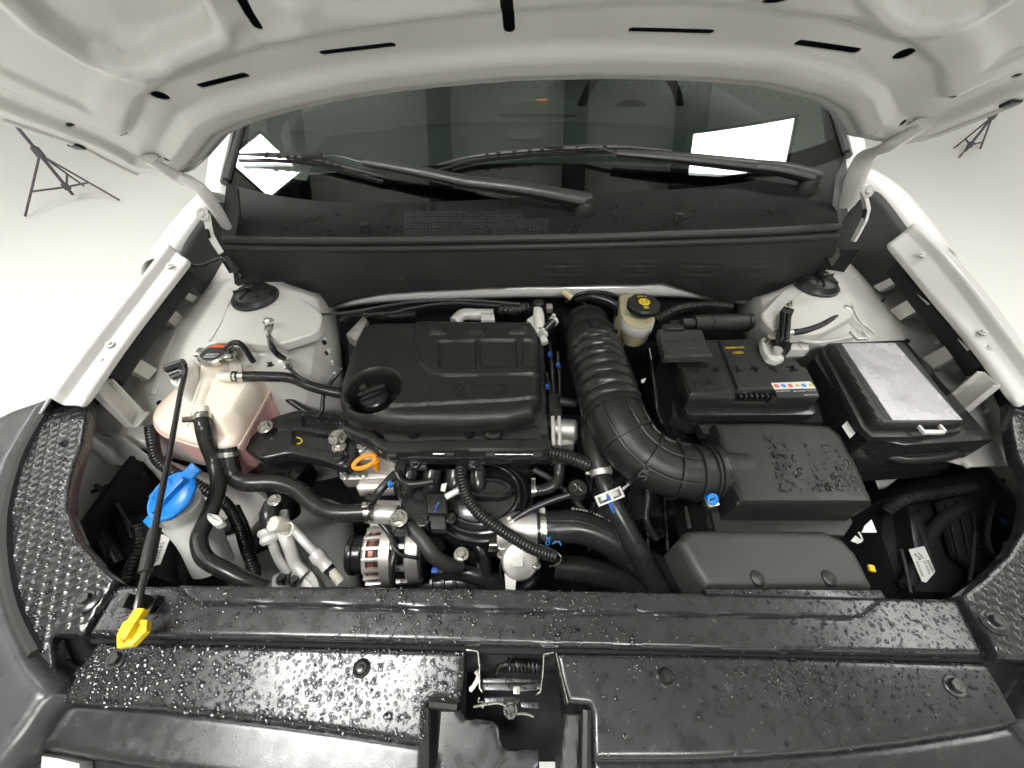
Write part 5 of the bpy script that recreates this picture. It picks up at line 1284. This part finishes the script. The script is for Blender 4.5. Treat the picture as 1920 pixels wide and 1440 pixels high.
for x, y in ((1192, 800), (1222, 834)): B('tab', box(P(x, y, 1.0), (.024, .012, .01), Matrix.Rotation(R(-25), 3, 'Z'), .003), PLAST, ad)
for x in (1322, 1332, 1343): ringat(at_px(x, 886), .0455, .005)
ic = at_px(1337, 886); p, tt, u, v = fr[ic]; cl = B('clamp_band', lathe([(.046, -.004), (.0475, -.004), (.0475, .004), (.046, .004)], p, tt, 40), BLK, ad)
B('clamp_screw', lathe([(.009, -.01), (.009, .002), (.006, .003), (0, .003)], P(1336, 936, .975), (0, -.5, .85), 18), BLUE, ad)
B('screw_slot', box(P(1336, 936, .979), (.010, .002, .002), Matrix.Rotation(R(20), 3, 'Z')), INK, ad)
B('screw_housing', box(P(1333, 945, .965), (.02, .014, .014), Matrix.Rotation(R(15), 3, 'Z'), .002), STEEL, ad)
txt('chalk_mark', 'SK', P(1210, 902, 1.015), P(1222, 880, 1.02), (-.1, -.4, .9), DULL, ad, ext=.0002, lift=.0005)
B('rear_housing', spx([(1050, 586), (1080, 574), (1138, 580), (1142, 612), (1060, 620)], .96, .07, .01, r=.015), PLAST, ad)
# air filter box
ab = T('air_filter_box', 'black air filter box with wet lid in front of the battery', 'air filter box')
az = .995
abo = [(1338, 792), (1450, 790), (1556, 794), (1580, 812), (1612, 872), (1642, 942), (1510, 942), (1386, 942), (1362, 868)]
def ab_h(u, v, d): return edge_round(d, .008) - .10 * np.clip(.37 - v, 0, 1) * 0 - .22 * sm(u, .50, .66) * .03
bm = top_plate(abo, az, ab_h, .004, .07); B('lid', bm, PLAST, ab)
B('lower_box', slab([Vector((p.x, p.y, az - .068)) for p in Z([(1330, 796), (1556, 796), (1592, 812), (1656, 946), (1640, 972), (1376, 966)], az)], .16, .004), SATIN, ab)
B('inlet_collar', tube([P(1344, 888, .955), P(1385, 890, .952)], [.044, .046], n=32), PLAST, ab)
for y in (866, 877, 888): B('collar_rib', box(P(1358, y, .985), (.022, .004, .01), bev=.001), PLAST, ab)
B('left_lug', spx([(1310, 796), (1340, 792), (1345, 815), (1318, 812)], .97, .02, .003), SATIN, ab)
for x in (1292, 1330): B('clip_leg', tube([P(x - 6, 952, .93), P(x, 988, .955)], .003, n=6), STEEL if x > 1300 else DULL, ab)
drop_field('water_drops', 'water beads on the lid of the air filter box', poly2([(1430, 815), (1560, 815), (1595, 860), (1620, 920), (1460, 925)], az), lambda X, Y: az + .0003 - .0066 * max(0, min(1, (X - .5) / .16)), 800, .0008, .0034, lambda x, y: np.clip((vnoise(x, y, .045, 2) - .25) * 1.4, .03, 1), 41)
# intake snorkel
sn = T('intake_snorkel', 'dull black intake snorkel with two rivets on the support cover', 'intake snorkel')
sz = .972
sno = [(1272, 1012), (1288, 994), (1310, 990), (1450, 990), (1546, 991), (1584, 1008), (1610, 1036), (1646, 1104), (1480, 1104), (1324, 1103), (1296, 1060)]
def sn_h(u, v, d): return edge_round(d, .014) - .10 * np.clip(.17 - v, 0, .1) * .6
B('shell', top_plate(sno, sz, sn_h, .004, .06), DULL, sn)
B('base_flange', spx([(1322, 1104), (1652, 1106), (1662, 1122), (1500, 1119), (1326, 1113)], .982, .012, .002), WETP, sn)
for x in (1418, 1551): B('rivet', lathe([(.0115, -.004), (.0115, .0), (.009, .005), (.004, .0075), (0, .008)], P(x, 1084, .968), (0, -.1, 1), 24), SATIN, sn)
drop_field('water_drops', 'water beads on the snorkel flange at the support cover', poly2([(1330, 1105), (1650, 1107), (1656, 1120), (1330, 1112)], .982), lambda X, Y: .9823, 160, .0006, .002, None, 43)

# ================================================================== battery
bt = T('battery', 'black car battery with moulded crosses and coloured warning label', 'battery')
bz = 1.015
bo = [(1252, 636), (1418, 636), (1430, 674), (1488, 672), (1505, 688), (1512, 692), (1536, 746), (1292, 746)]
crosses = [(1300, 695), (1338, 695), (1379, 696), (1411, 695), (1446, 695), (1482, 695)]
right_ = poly2([(1344, 640), (1412, 638), (1428, 677), (1486, 674), (1502, 690), (1510, 692), (1530, 730), (1452, 730), (1450, 734), (1380, 734)], bz)
left_ = poly2([(1272, 690), (1352, 690), (1370, 740), (1294, 741)], bz); notch = poly2([(1376, 736), (1446, 734), (1450, 760), (1380, 760)], bz)
cpos = [P(x, y, bz) for x, y in crosses]
def bt_h(u, v, d):
    h = edge_round(d, .003); s, _, _ = sdf(u, v, right_); h = h + .0055 * sm(s, 0, .0025)
    s, _, _ = sdf(u, v, left_); h = h + .004 * sm(s, 0, .0025); s, _, _ = sdf(u, v, notch); h = h - .014 * sm(s, 0, .002)
    for i, c in enumerate(cpos):
        a = R(20 + 25 * i); x = (u - c.x) * math.cos(a) + (v - c.y) * math.sin(a); y = -(u - c.x) * math.sin(a) + (v - c.y) * math.cos(a)
        cr = np.maximum((np.abs(x) < .0022) & (np.abs(y) < .009), (np.abs(y) < .0022) & (np.abs(x) < .009)); h = h - .005 * cr
    return h
B('cover', top_plate(bo, bz, bt_h, .0019, .03), PLAST, bt)
case = Z([(1250, 636), (1420, 636), (1490, 672), (1538, 748), (1290, 748)], bz - .031)
B('case', slab([Vector((p.x, p.y, bz - .030)) for p in Z(bo, bz)], .16, 0), SATIN, bt)
B('tray_lip', spx([(1284, 762), (1528, 758), (1532, 772), (1526, 777), (1296, 779), (1286, 774)], .985, .02, .003, r=.004), WETP, bt)
B('tray', spx([(1262, 700), (1290, 757), (1535, 752), (1545, 790), (1300, 796), (1260, 780)], .955, .03, .004), SATIN, bt)
for k in range(6): B('vent_rib', box(P(1386 + k * 10, 744, bz - .006), (.004, .010, .012), bev=.001), BLK, bt)
lab_ = B('warning_label', spx([(1446, 718), (1519, 715), (1530, 728), (1452, 730)], bz + .0062, .0006), LABEL, bt)
for x, mat in ((1456, RINK), (1469, BINK), (1482, RINK), (1495, YINK), (1507, BINK), (1520, YINK)):
    y = 723.5 - (x - 1456) * .02; c = P(x, y, bz + .0063)
    if mat is YINK: B('warning_sign', lathe([(.0048, 0), (.0048, .0003), (0, .0003)], c, n=3, xdir=(0, 1, 0)), mat, lab_)
    else: B('warning_sign', lathe([(.0042, 0), (.0042, .0003), (0, .0003)], c, n=18), mat, lab_)
    B('sign_glyph', box(c + Vector((0, 0, .0004)), (.0026, .0012, .0002), Matrix.Rotation(R(40), 3, 'Z')), WINK if mat is not YINK else INK, lab_)
lab2 = B('data_label', spx([(1452, 731), (1531, 729), (1537, 744), (1458, 745)], bz + .0058, .0006), INK, bt)
txt('label_text', '12V 60Ah 540A', P(1456, 735, bz + .006), P(1482, 734, bz + .006), (0, 0, 1), WINK, lab2, ext=.0002, lift=.0003)
txt('label_text', 'DIN 560 SMF', P(1488, 735, bz + .006), P(1512, 734, bz + .006), (0, 0, 1), WINK, lab2, ext=.0002, lift=.0003)
txt('label_text', 'C.C.A', P(1515, 734, bz + .006), P(1530, 733, bz + .006), (0, 0, 1), WINK, lab2, ext=.0002, lift=.0003)
txt('label_text', '20HR RC 100', P(1508, 742, bz + .006), P(1533, 741, bz + .006), (0, 0, 1), WINK, lab2, ext=.0002, lift=.0003)
txt('yellow_print', 'ADB8H14CI', P(1361, 654, bz + .006), P(1396, 653, bz + .006), (0, 0, 1), YINK, bt, ext=.0002, lift=.0003)
txt('yellow_print', '13E01', P(1376, 664, bz + .006), P(1394, 663, bz + .006), (0, 0, 1), YINK, bt, ext=.0002, lift=.0003)
txt('moulded_letters', 'PCR', P(1303, 724, bz + .004), P(1340, 722, bz + .004), (0, 0, 1), BLK, bt, ext=.0012, lift=0)
tc = T('terminal_cover', 'dull black positive terminal cover on the battery', 'terminal cover')
tco = [(1233, 616), (1316, 617), (1336, 666), (1246, 668)]
ins_ = poly2([(1248, 640), (1308, 638), (1320, 654), (1252, 656)], 1.045); cir = P(1283, 632, 1.045)
def tc_h(u, v, d):
    s, _, _ = sdf(u, v, ins_); e = np.hypot(u - cir.x, v - cir.y); return edge_round(d, .003) + .0015 * sm(s, 0, .0015) + .0012 * (1 - sm(np.abs(e - .016), .0004, .0014))
B('lid', top_plate(tco, 1.045, tc_h, .0022, .014, r=.004), DULL, tc)
B('front_lip', spx([(1246, 662), (1335, 660), (1337, 668), (1248, 671)], 1.036, .01, .002), DULL, tc)
B('hinge', box(P(1262, 616, 1.045), (.04, .018, .012), bev=.003), SATIN, tc)
t = T('battery_clamp', 'silver negative battery terminal clamp with grey bolt', 'terminal clamp')
B('post', lathe([(.010, -.012), (.009, .012), (0, .012)], P(1443, 654, 1.025), n=18), STEEL, t)
B('clamp_body', spx([(1428, 634), (1445, 630), (1452, 640), (1450, 655), (1462, 660), (1472, 672), (1458, 678), (1440, 672), (1430, 652)], 1.032, .012, .002, r=.006), WPL, t)
B('bolt_head', lathe([(.010, 0), (.010, .006), (.008, .009), (0, .009)], P(1455, 660, 1.034), n=20), ALU, t)
B('nut', lathe([(.008, -.004), (.008, .012), (0, .012)], P(1441, 640, 1.036), n=6), STEEL, t)
B('strap', box(P(1452, 672, 1.028), (.03, .014, .012), Matrix.Rotation(R(-10), 3, 'Z'), .004), WPL, t)
t = T('battery_earth_cable', 'braided black battery earth cable bolted to the right tower', 'cable')
B('lead', hose([(1482, 624, 1.04), (1510, 620, 1.038), (1540, 610, 1.035), (1562, 598, 1.032), (1570, 594, 1.030)], .0062, rib=(.005, .0006)), RUB, t)
B('sensor_block', hose([(1452, 630, 1.04), (1468, 627, 1.04), (1484, 624, 1.04)], [.006, .008, .007], n=8), ALU, t)
B('eyelet', hose([(1566, 596, 1.028), (1580, 588, 1.030)], .006, n=8, flat=.5), STEEL, t); bolt(t, P(1586, 580, 1.032), .008, STEEL)
t = T('tower_clip', 'small white metal clip spread on the right tower', 'clip')
for dx in (-6, 0, 6): B('finger', hose([(1550 + dx, 597, 1.030), (1540 + dx * 2, 586, 1.030)], .0025, n=6), WPL, t)
t = T('hold_down_bar', 'black hold-down bar standing behind the battery terminal', 'bracket')
B('bar', spx([(1462, 584), (1486, 584), (1482, 640), (1455, 640)], 1.05, .03, .004), BLK, t)
B('rib', hose([(1470, 590, 1.054), (1466, 636, 1.054)], .003, n=6), BLK, t); B('rib', hose([(1478, 590, 1.054), (1474, 636, 1.054)], .003, n=6), BLK, t)
B('top_flag', spx([(1462, 584), (1470, 574), (1490, 580), (1486, 590)], 1.055, .004), BLK, t); bolt(t, P(1480, 573, 1.06), .005, STEEL, stud=True)
t = T('white_connector', 'white wiring connector behind the fuse box corner', 'connector')
B('shell', spx([(1484, 642), (1516, 640), (1518, 655), (1482, 656)], 1.01, .02, .003), WPL, t); B('rib', box(P(1500, 648, 1.011), (.002, .018, .002)), WPL, t)
t = T('relay_cylinder', 'black cylinder lying behind the battery', 'cylinder')
B('barrel', tube([P(1300, 606, 1.03), P(1348, 605, 1.03), P(1408, 603, 1.03)], .0175, n=28), SATIN, t)
for x in (1330, 1400): B('ring', tube([P(x, 605, 1.03), P(x + 3, 605, 1.03)], .0185, n=28), BLK, t)
B('neck', tube([P(1278, 606, 1.03), P(1302, 606, 1.03)], .012, n=16), PLAST, t)
B('bracket', spx([(1258, 600), (1290, 598), (1294, 616), (1258, 618)], 1.02, .02, .003), SATIN, t)

# ================================================================== fuse box
fb = T('fuse_box', 'black fuse box with silver foil sticker on its lid', 'fuse box')
fz = 1.03
fo = [(1560, 642), (1625, 638), (1692, 638), (1706, 650), (1814, 790), (1736, 795), (1658, 794), (1640, 780)]
B('lid', top_plate(fo, fz, lambda u, v, d: edge_round(d, .007), .004, .022), SATIN, fb)
B('rim', slab([Vector((p.x, p.y, fz - .021)) for p in Z([(1552, 640), (1694, 634), (1712, 648), (1826, 794), (1740, 806), (1652, 806), (1632, 788)], fz)], .012, .003), SATIN, fb)
B('base', slab([Vector((p.x, p.y, fz - .034)) for p in Z([(1528, 668), (1556, 640), (1700, 634), (1868, 822), (1700, 832), (1634, 820), (1612, 796)], fz - .03)], .13, .004), BLK, fb)
B('foil_sticker', spx([(1578, 644), (1678, 643), (1804, 787), (1674, 788)], fz + .0006, .0006), SILV, fb)
B('lid_groove', spx([(1572, 648), (1576, 647), (1668, 786), (1656, 780)], fz + .0004, .001), BLK, fb)
for c, a in (((1744, 808), 0), ((1612, 634), 0)):
    bm = bmesh.new(); q = P(*c, fz - .012); s = 1.0 if c[1] > 700 else .7
    for dx in (-.018, .018): box(q + Vector((dx * s, .006, .004)), (.004, .022, .006), bev=.001, bm=bm)
    box(q + Vector((0, -.004, .002)), (.034 * s, .007, .006), bev=.001, bm=bm); B('latch', bm, PIPE, fb)
B('small_label', spx([(1579, 799), (1588, 789), (1604, 812), (1594, 822)], .985, .001), LABEL, fb)
B('side_tab', box(P(1640, 850, .96), (.03, .004, .004)), BLK, fb)
# brake fluid reservoir
br = T('brake_fluid_reservoir', 'cream brake fluid reservoir with black cap and yellow emblem', 'reservoir')
bc = P(1199, 590, 1.035)
B('tank', lathe([(.024, -.06), (.031, -.05), (.033, -.02), (.035, -.016), (.034, .004), (0, .006)], bc + Vector((0, 0, -.012)), n=36), CREAM, br)
B('upper_band', lathe([(.0335, -.036), (.0355, -.032), (.0345, -.012), (.033, -.010)], bc, n=36), WPL, br)
B('rear_tank', spx([(1160, 552), (1196, 548), (1200, 600), (1166, 610)], 1.01, .07, .008, r=.01), CREAM, br)
cb = P(1207, 570, 1.055); cap = B('cap', lathe([(.031, -.012), (.034, -.010), (.034, .0), (.031, .004), (0, .005)], cb, n=40, lobes=10, lamp=.035), PLAST, br)
em = B('emblem', lathe([(.0125, 0), (.0125, .0005), (0, .0005)], cb + Vector((0, 0, .0052)), n=8, xdir=(math.cos(R(22.5)), math.sin(R(22.5)), 0)), YINK, cap)
bm = bmesh.new()
for r, a0, a1 in ((.0045, 0, 360), (.0072, -60, 60), (.0072, 120, 240)): tube([cb + Vector((r * math.cos(R(a)), r * math.sin(R(a)), .006)) for a in np.linspace(a0, a1, 20)], .0006, n=4, raw=True, bm=bm)
B('brake_symbol', bm, INK, cap)
txt('cap_print', 'DOT 4', cb + Vector((-.011, .017, .005)), cb + Vector((.009, .017, .005)), (0, 0, 1), YINK, cap, ext=.0003)
bm = bmesh.new()
for a, b in (((-.005, -.022), (.004, -.022)), ((.004, -.022), (.004, -.016)), ((.004, -.016), (-.005, -.016)), ((-.005, -.016), (-.005, -.022)), ((-.004, -.019), (.003, -.019))): tube([cb + Vector((*a, .0056)), cb + Vector((*b, .0056))], .0006, n=4, step=.02, bm=bm)
B('cap_symbol', bm, YINK, cap)
B('level_sensor', lathe([(.013, -.004), (.013, .004), (0, .005)], P(1182, 640, .97), (0, -.6, .8), 20), DULL, br)
B('master_cylinder', tube([P(1150, 640, .95), P(1180, 620, .96)], .02, n=18), BLK, br)
# right lower dark area: lamp back, label, small parts
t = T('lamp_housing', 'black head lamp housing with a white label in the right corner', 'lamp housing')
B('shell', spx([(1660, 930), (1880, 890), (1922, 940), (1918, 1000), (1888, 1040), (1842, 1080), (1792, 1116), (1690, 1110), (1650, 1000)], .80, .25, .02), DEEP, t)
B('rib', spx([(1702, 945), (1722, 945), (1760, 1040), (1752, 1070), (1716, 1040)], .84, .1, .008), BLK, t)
B('paper_label', spx([(1704, 1030), (1733, 1024), (1754, 1072), (1737, 1092), (1729, 1090)], .845, .001), LABEL, t)
txt('label_text', 'S1', P(1723, 1050, .8455), P(1732, 1047, .8455), (0, 0, 1), INK, t, ext=.0002, lift=.0003)
txt('label_text', 'ED0B7', P(1736, 1050, .8455), P(1748, 1074, .8455), (0, 0, 1), INK, t, ext=.0002, lift=.0003)
txt('label_text', '92101-K2000', P(1717, 1052, .8455), P(1728, 1080, .8455), (0, 0, 1), INK, t, ext=.0002, lift=.0003)
txt('label_text', '20 10 29 A', P(1731, 1052, .8455), P(1741, 1076, .8455), (0, 0, 1), INK, t, ext=.0002, lift=.0003)
B('yellow_tag', box(P(1634, 1066, .88), (.009, .011, .006), Matrix.Rotation(R(-15), 3, 'Z'), .002), YEL, t)
B('white_tag', spx([(1622, 985), (1634, 974), (1644, 998), (1616, 998)], .92, .002), LABEL, t)
B('white_tag', spx([(1596, 1014), (1604, 1004), (1614, 1012), (1608, 1018)], .92, .002), LABEL, t)
B('hook', tube([P(1606, 1018, .925), P(1616, 1014, .925), P(1614, 1004, .925), P(1610, 998, .925)], .0014, n=6), WPL, t)
B('blue_lead', tube([P(1880, 972, .86), P(1896, 988, .86), P(1910, 1000, .86)], .004, n=8), BMARK, t)
B('loose_lead', tube([P(1828, 1000, .84), P(1824, 1040, .84), P(1818, 1090, .84)], .003, n=6), DULL, t)
B('loose_lead', tube([P(1690, 1030, .84), P(1700, 1070, .84), P(1708, 1112, .84)], .0025, n=6), DULL, t)
B('white_plug', box(P(1814, 872, .94), (.008, .010, .008), bev=.002), WPL, t)
# ================================================================== dark pipework and brackets in the depths of the bay
FILL = [
    ('slim black lead looping in the left lamp recess', [(170, 905, .86), (205, 930, .87), (240, 985, .86), (262, 1040, .86)], .005, RUB, None),
    ('ribbed black conduit beside the white washer neck', [(258, 985, .88), (262, 1020, .87), (246, 1060, .86), (236, 1095, .85)], .009, RUB, (.006, .001)),
    ('black drain hose in the left front corner of the bay', [(150, 960, .83), (190, 1000, .85), (226, 1060, .86)], .011, RUB, None),
    ('low black coolant hose in front of the intake manifold', [(800, 1085, .74), (850, 1070, .76), (905, 1082, .76), (950, 1110, .74)], .018, RUB, None),
    ('black turbo hose under the charge air hose', [(1040, 1062, .76), (1100, 1070, .76), (1165, 1090, .74), (1220, 1120, .72)], .024, RUB, None),
    ('black pipe sloping behind the throttle body', [(880, 1000, .80), (905, 1040, .79), (915, 1090, .76)], .012, BLK, None),
    ('thin grey pipe under the right end of the wiring rail', [(1000, 880, .87), (1035, 900, .86), (1080, 940, .84), (1110, 985, .80)], .006, DULL, None),
    ('corrugated loom running down beside the breather pipe', [(1208, 880, .88), (1214, 930, .87), (1212, 975, .85), (1230, 1010, .82)], .0065, RUB, (.005, .0008)),
    ('black fuel line left of the battery tray', [(1236, 640, .95), (1246, 700, .93), (1262, 760, .91), (1286, 820, .89)], .008, RUB, None),
    ('second fuel line between duct and battery tray', [(1216, 655, .93), (1228, 720, .91), (1240, 790, .89), (1300, 850, .87)], .006, BLK, None),
    ('black gear cable crossing below the air duct', [(1190, 750, .86), (1220, 800, .86), (1262, 835, .85), (1320, 845, .84)], .008, RUB, None),
    ('heater hose along the firewall left of the brake reservoir', [(1080, 560, 1.0), (1110, 556, 1.01), (1150, 570, 1.0), (1170, 600, .97)], .011, RUB, None),
    ('thin vacuum line looping behind the intake duct', [(1060, 566, 1.0), (1090, 550, 1.02), (1130, 548, 1.02), (1160, 556, 1.01)], .004, RUB, None),
    ('black harness behind the battery and brake reservoir', [(1230, 600, .98), (1270, 580, 1.0), (1320, 572, 1.0), (1370, 575, .99)], .009, RUB, (.006, .001)),
    ('left firewall harness behind the engine cover', [(640, 600, .95), (668, 588, .97), (720, 592, .97), (780, 590, .97)], .008, RUB, (.006, .001)),
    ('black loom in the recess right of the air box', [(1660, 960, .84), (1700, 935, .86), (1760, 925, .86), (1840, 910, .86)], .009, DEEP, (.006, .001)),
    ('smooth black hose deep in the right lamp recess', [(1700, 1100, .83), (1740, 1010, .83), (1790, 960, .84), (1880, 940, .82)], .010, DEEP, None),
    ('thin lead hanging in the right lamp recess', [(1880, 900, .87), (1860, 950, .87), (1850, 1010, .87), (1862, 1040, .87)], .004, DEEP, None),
    ('black tube bent round the front of the fuse box', [(1640, 846, .95), (1690, 862, .95), (1760, 858, .95), (1800, 850, .95)], .008, RUB, None),
]
for lab, px, r, mat, rib in FILL:
    hosething(lab, px, r, mat=mat, name='wiring_loom' if rib else 'hose', cat='wiring loom' if rib else 'hose', **({'rib': rib} if rib else {}))
t = T('compressor', 'dark compressor housing low at the front of the engine', 'compressor')
B('housing', lathe([(.055, -.07), (.06, -.06), (.06, .05), (.05, .06), (0, .06)], P(860, 1090, .70), (1, .1, 0), 30), BLK, t)
for k in range(5): B('cooling_rib', lathe([(.060, -.050 + k * .022), (.064, -.048 + k * .022), (.064, -.044 + k * .022), (.060, -.042 + k * .022)], P(860, 1090, .70), (1, .1, 0), 30), BLK, t)
bolt(t, P(826, 1064, .77), .008, DSTEEL); bolt(t, P(900, 1066, .77), .008, DSTEEL)
t = T('gearbox', 'dark gearbox casing deep under the air intake duct', 'gearbox')
B('casing', box(P(1180, 900, .70) + Vector((0, 0, -.03)), (.26, .26, .22), Matrix.Rotation(R(8), 3, 'Z'), .03), DEEP, t)
for k in range(5): B('casing_rib', box(P(1110 + 34 * k, 960, .79), (.006, .16, .02), Matrix.Rotation(R(-12), 3, 'Z'), .002), DSTEEL, t)
B('shift_lever', tube([P(1150, 930, .84), P(1185, 900, .86), P(1200, 868, .87)], .008, n=10), DSTEEL, t)
for x, y in ((1120, 1000), (1180, 960), (1236, 1000)): bolt(t, P(x, y, .80), .007, DSTEEL)
t = T('battery_bracket', 'black steel bracket legs beside the battery tray', 'bracket')
B('leg', spx([(1216, 690), (1262, 690), (1296, 800), (1250, 812)], .90, .2, .006), BLK, t)
B('edge', hose([(1252, 700, .93), (1272, 750, .93), (1294, 800, .93)], .004, n=6), BLK, t)
B('paper_tag', spx([(1202, 712), (1212, 708), (1208, 717), (1203, 718)], .95, .001), LABEL, t)
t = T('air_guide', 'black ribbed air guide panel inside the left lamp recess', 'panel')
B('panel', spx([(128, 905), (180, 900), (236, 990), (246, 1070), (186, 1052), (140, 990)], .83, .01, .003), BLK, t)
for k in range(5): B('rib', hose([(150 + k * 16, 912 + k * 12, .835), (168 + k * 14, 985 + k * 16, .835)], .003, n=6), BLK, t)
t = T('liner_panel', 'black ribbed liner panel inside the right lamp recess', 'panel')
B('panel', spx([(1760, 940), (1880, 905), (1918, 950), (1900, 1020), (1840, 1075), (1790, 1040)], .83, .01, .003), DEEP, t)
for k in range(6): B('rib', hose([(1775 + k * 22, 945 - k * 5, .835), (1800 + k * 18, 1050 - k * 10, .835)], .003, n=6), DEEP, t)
# pressed details of the towers: spot welds along the flanges
bm = bmesh.new()
for px in ([(600, 615, 1.02), (618, 660, .97), (628, 700, .93)], [(300, 600, .985), (270, 640, .975), (240, 680, .965), (214, 716, .955)], [(1760, 640, .985), (1790, 680, .975), (1820, 720, .965), (1850, 770, .955)]):
    for p in spline([P(*q) for q in px], .022): lathe([(.004, -.006), (.004, .002), (.0028, .0032), (0, .0032)], p, n=10, bm=bm)
o = B('spot_welds', bm, PRIM, body); o['kind'] = 'stuff'
for (x, y, z, r) in ((608, 642, 1.0, .004), (612, 662, .99, .003), (300, 756, .945, .005), (330, 690, .98, .004), (1700, 640, .985, .005), (1656, 563, 1.035, .003)):
    B('body_hole', lathe([(r, -.004), (r, .0035), (r * .7, .0035), (r * .7, -.004)], P(x, y, z), n=12), DEEP, body)
for px in ([(520, 640, 1.03), (540, 665, .99), (556, 700, .95), (570, 740, .90)], [(340, 610, .985), (318, 650, .98), (300, 700, .96), (285, 740, .945)], [(1640, 640, .98), (1690, 680, .975), (1730, 730, .96)], [(1660, 470, 1.04), (1680, 520, 1.0), (1720, 580, .985), (1760, 620, .98)]):
    B('pressed_ridge', hose(px, .007, n=8, step=.01, flat=.6), PRIM, body)
finish()
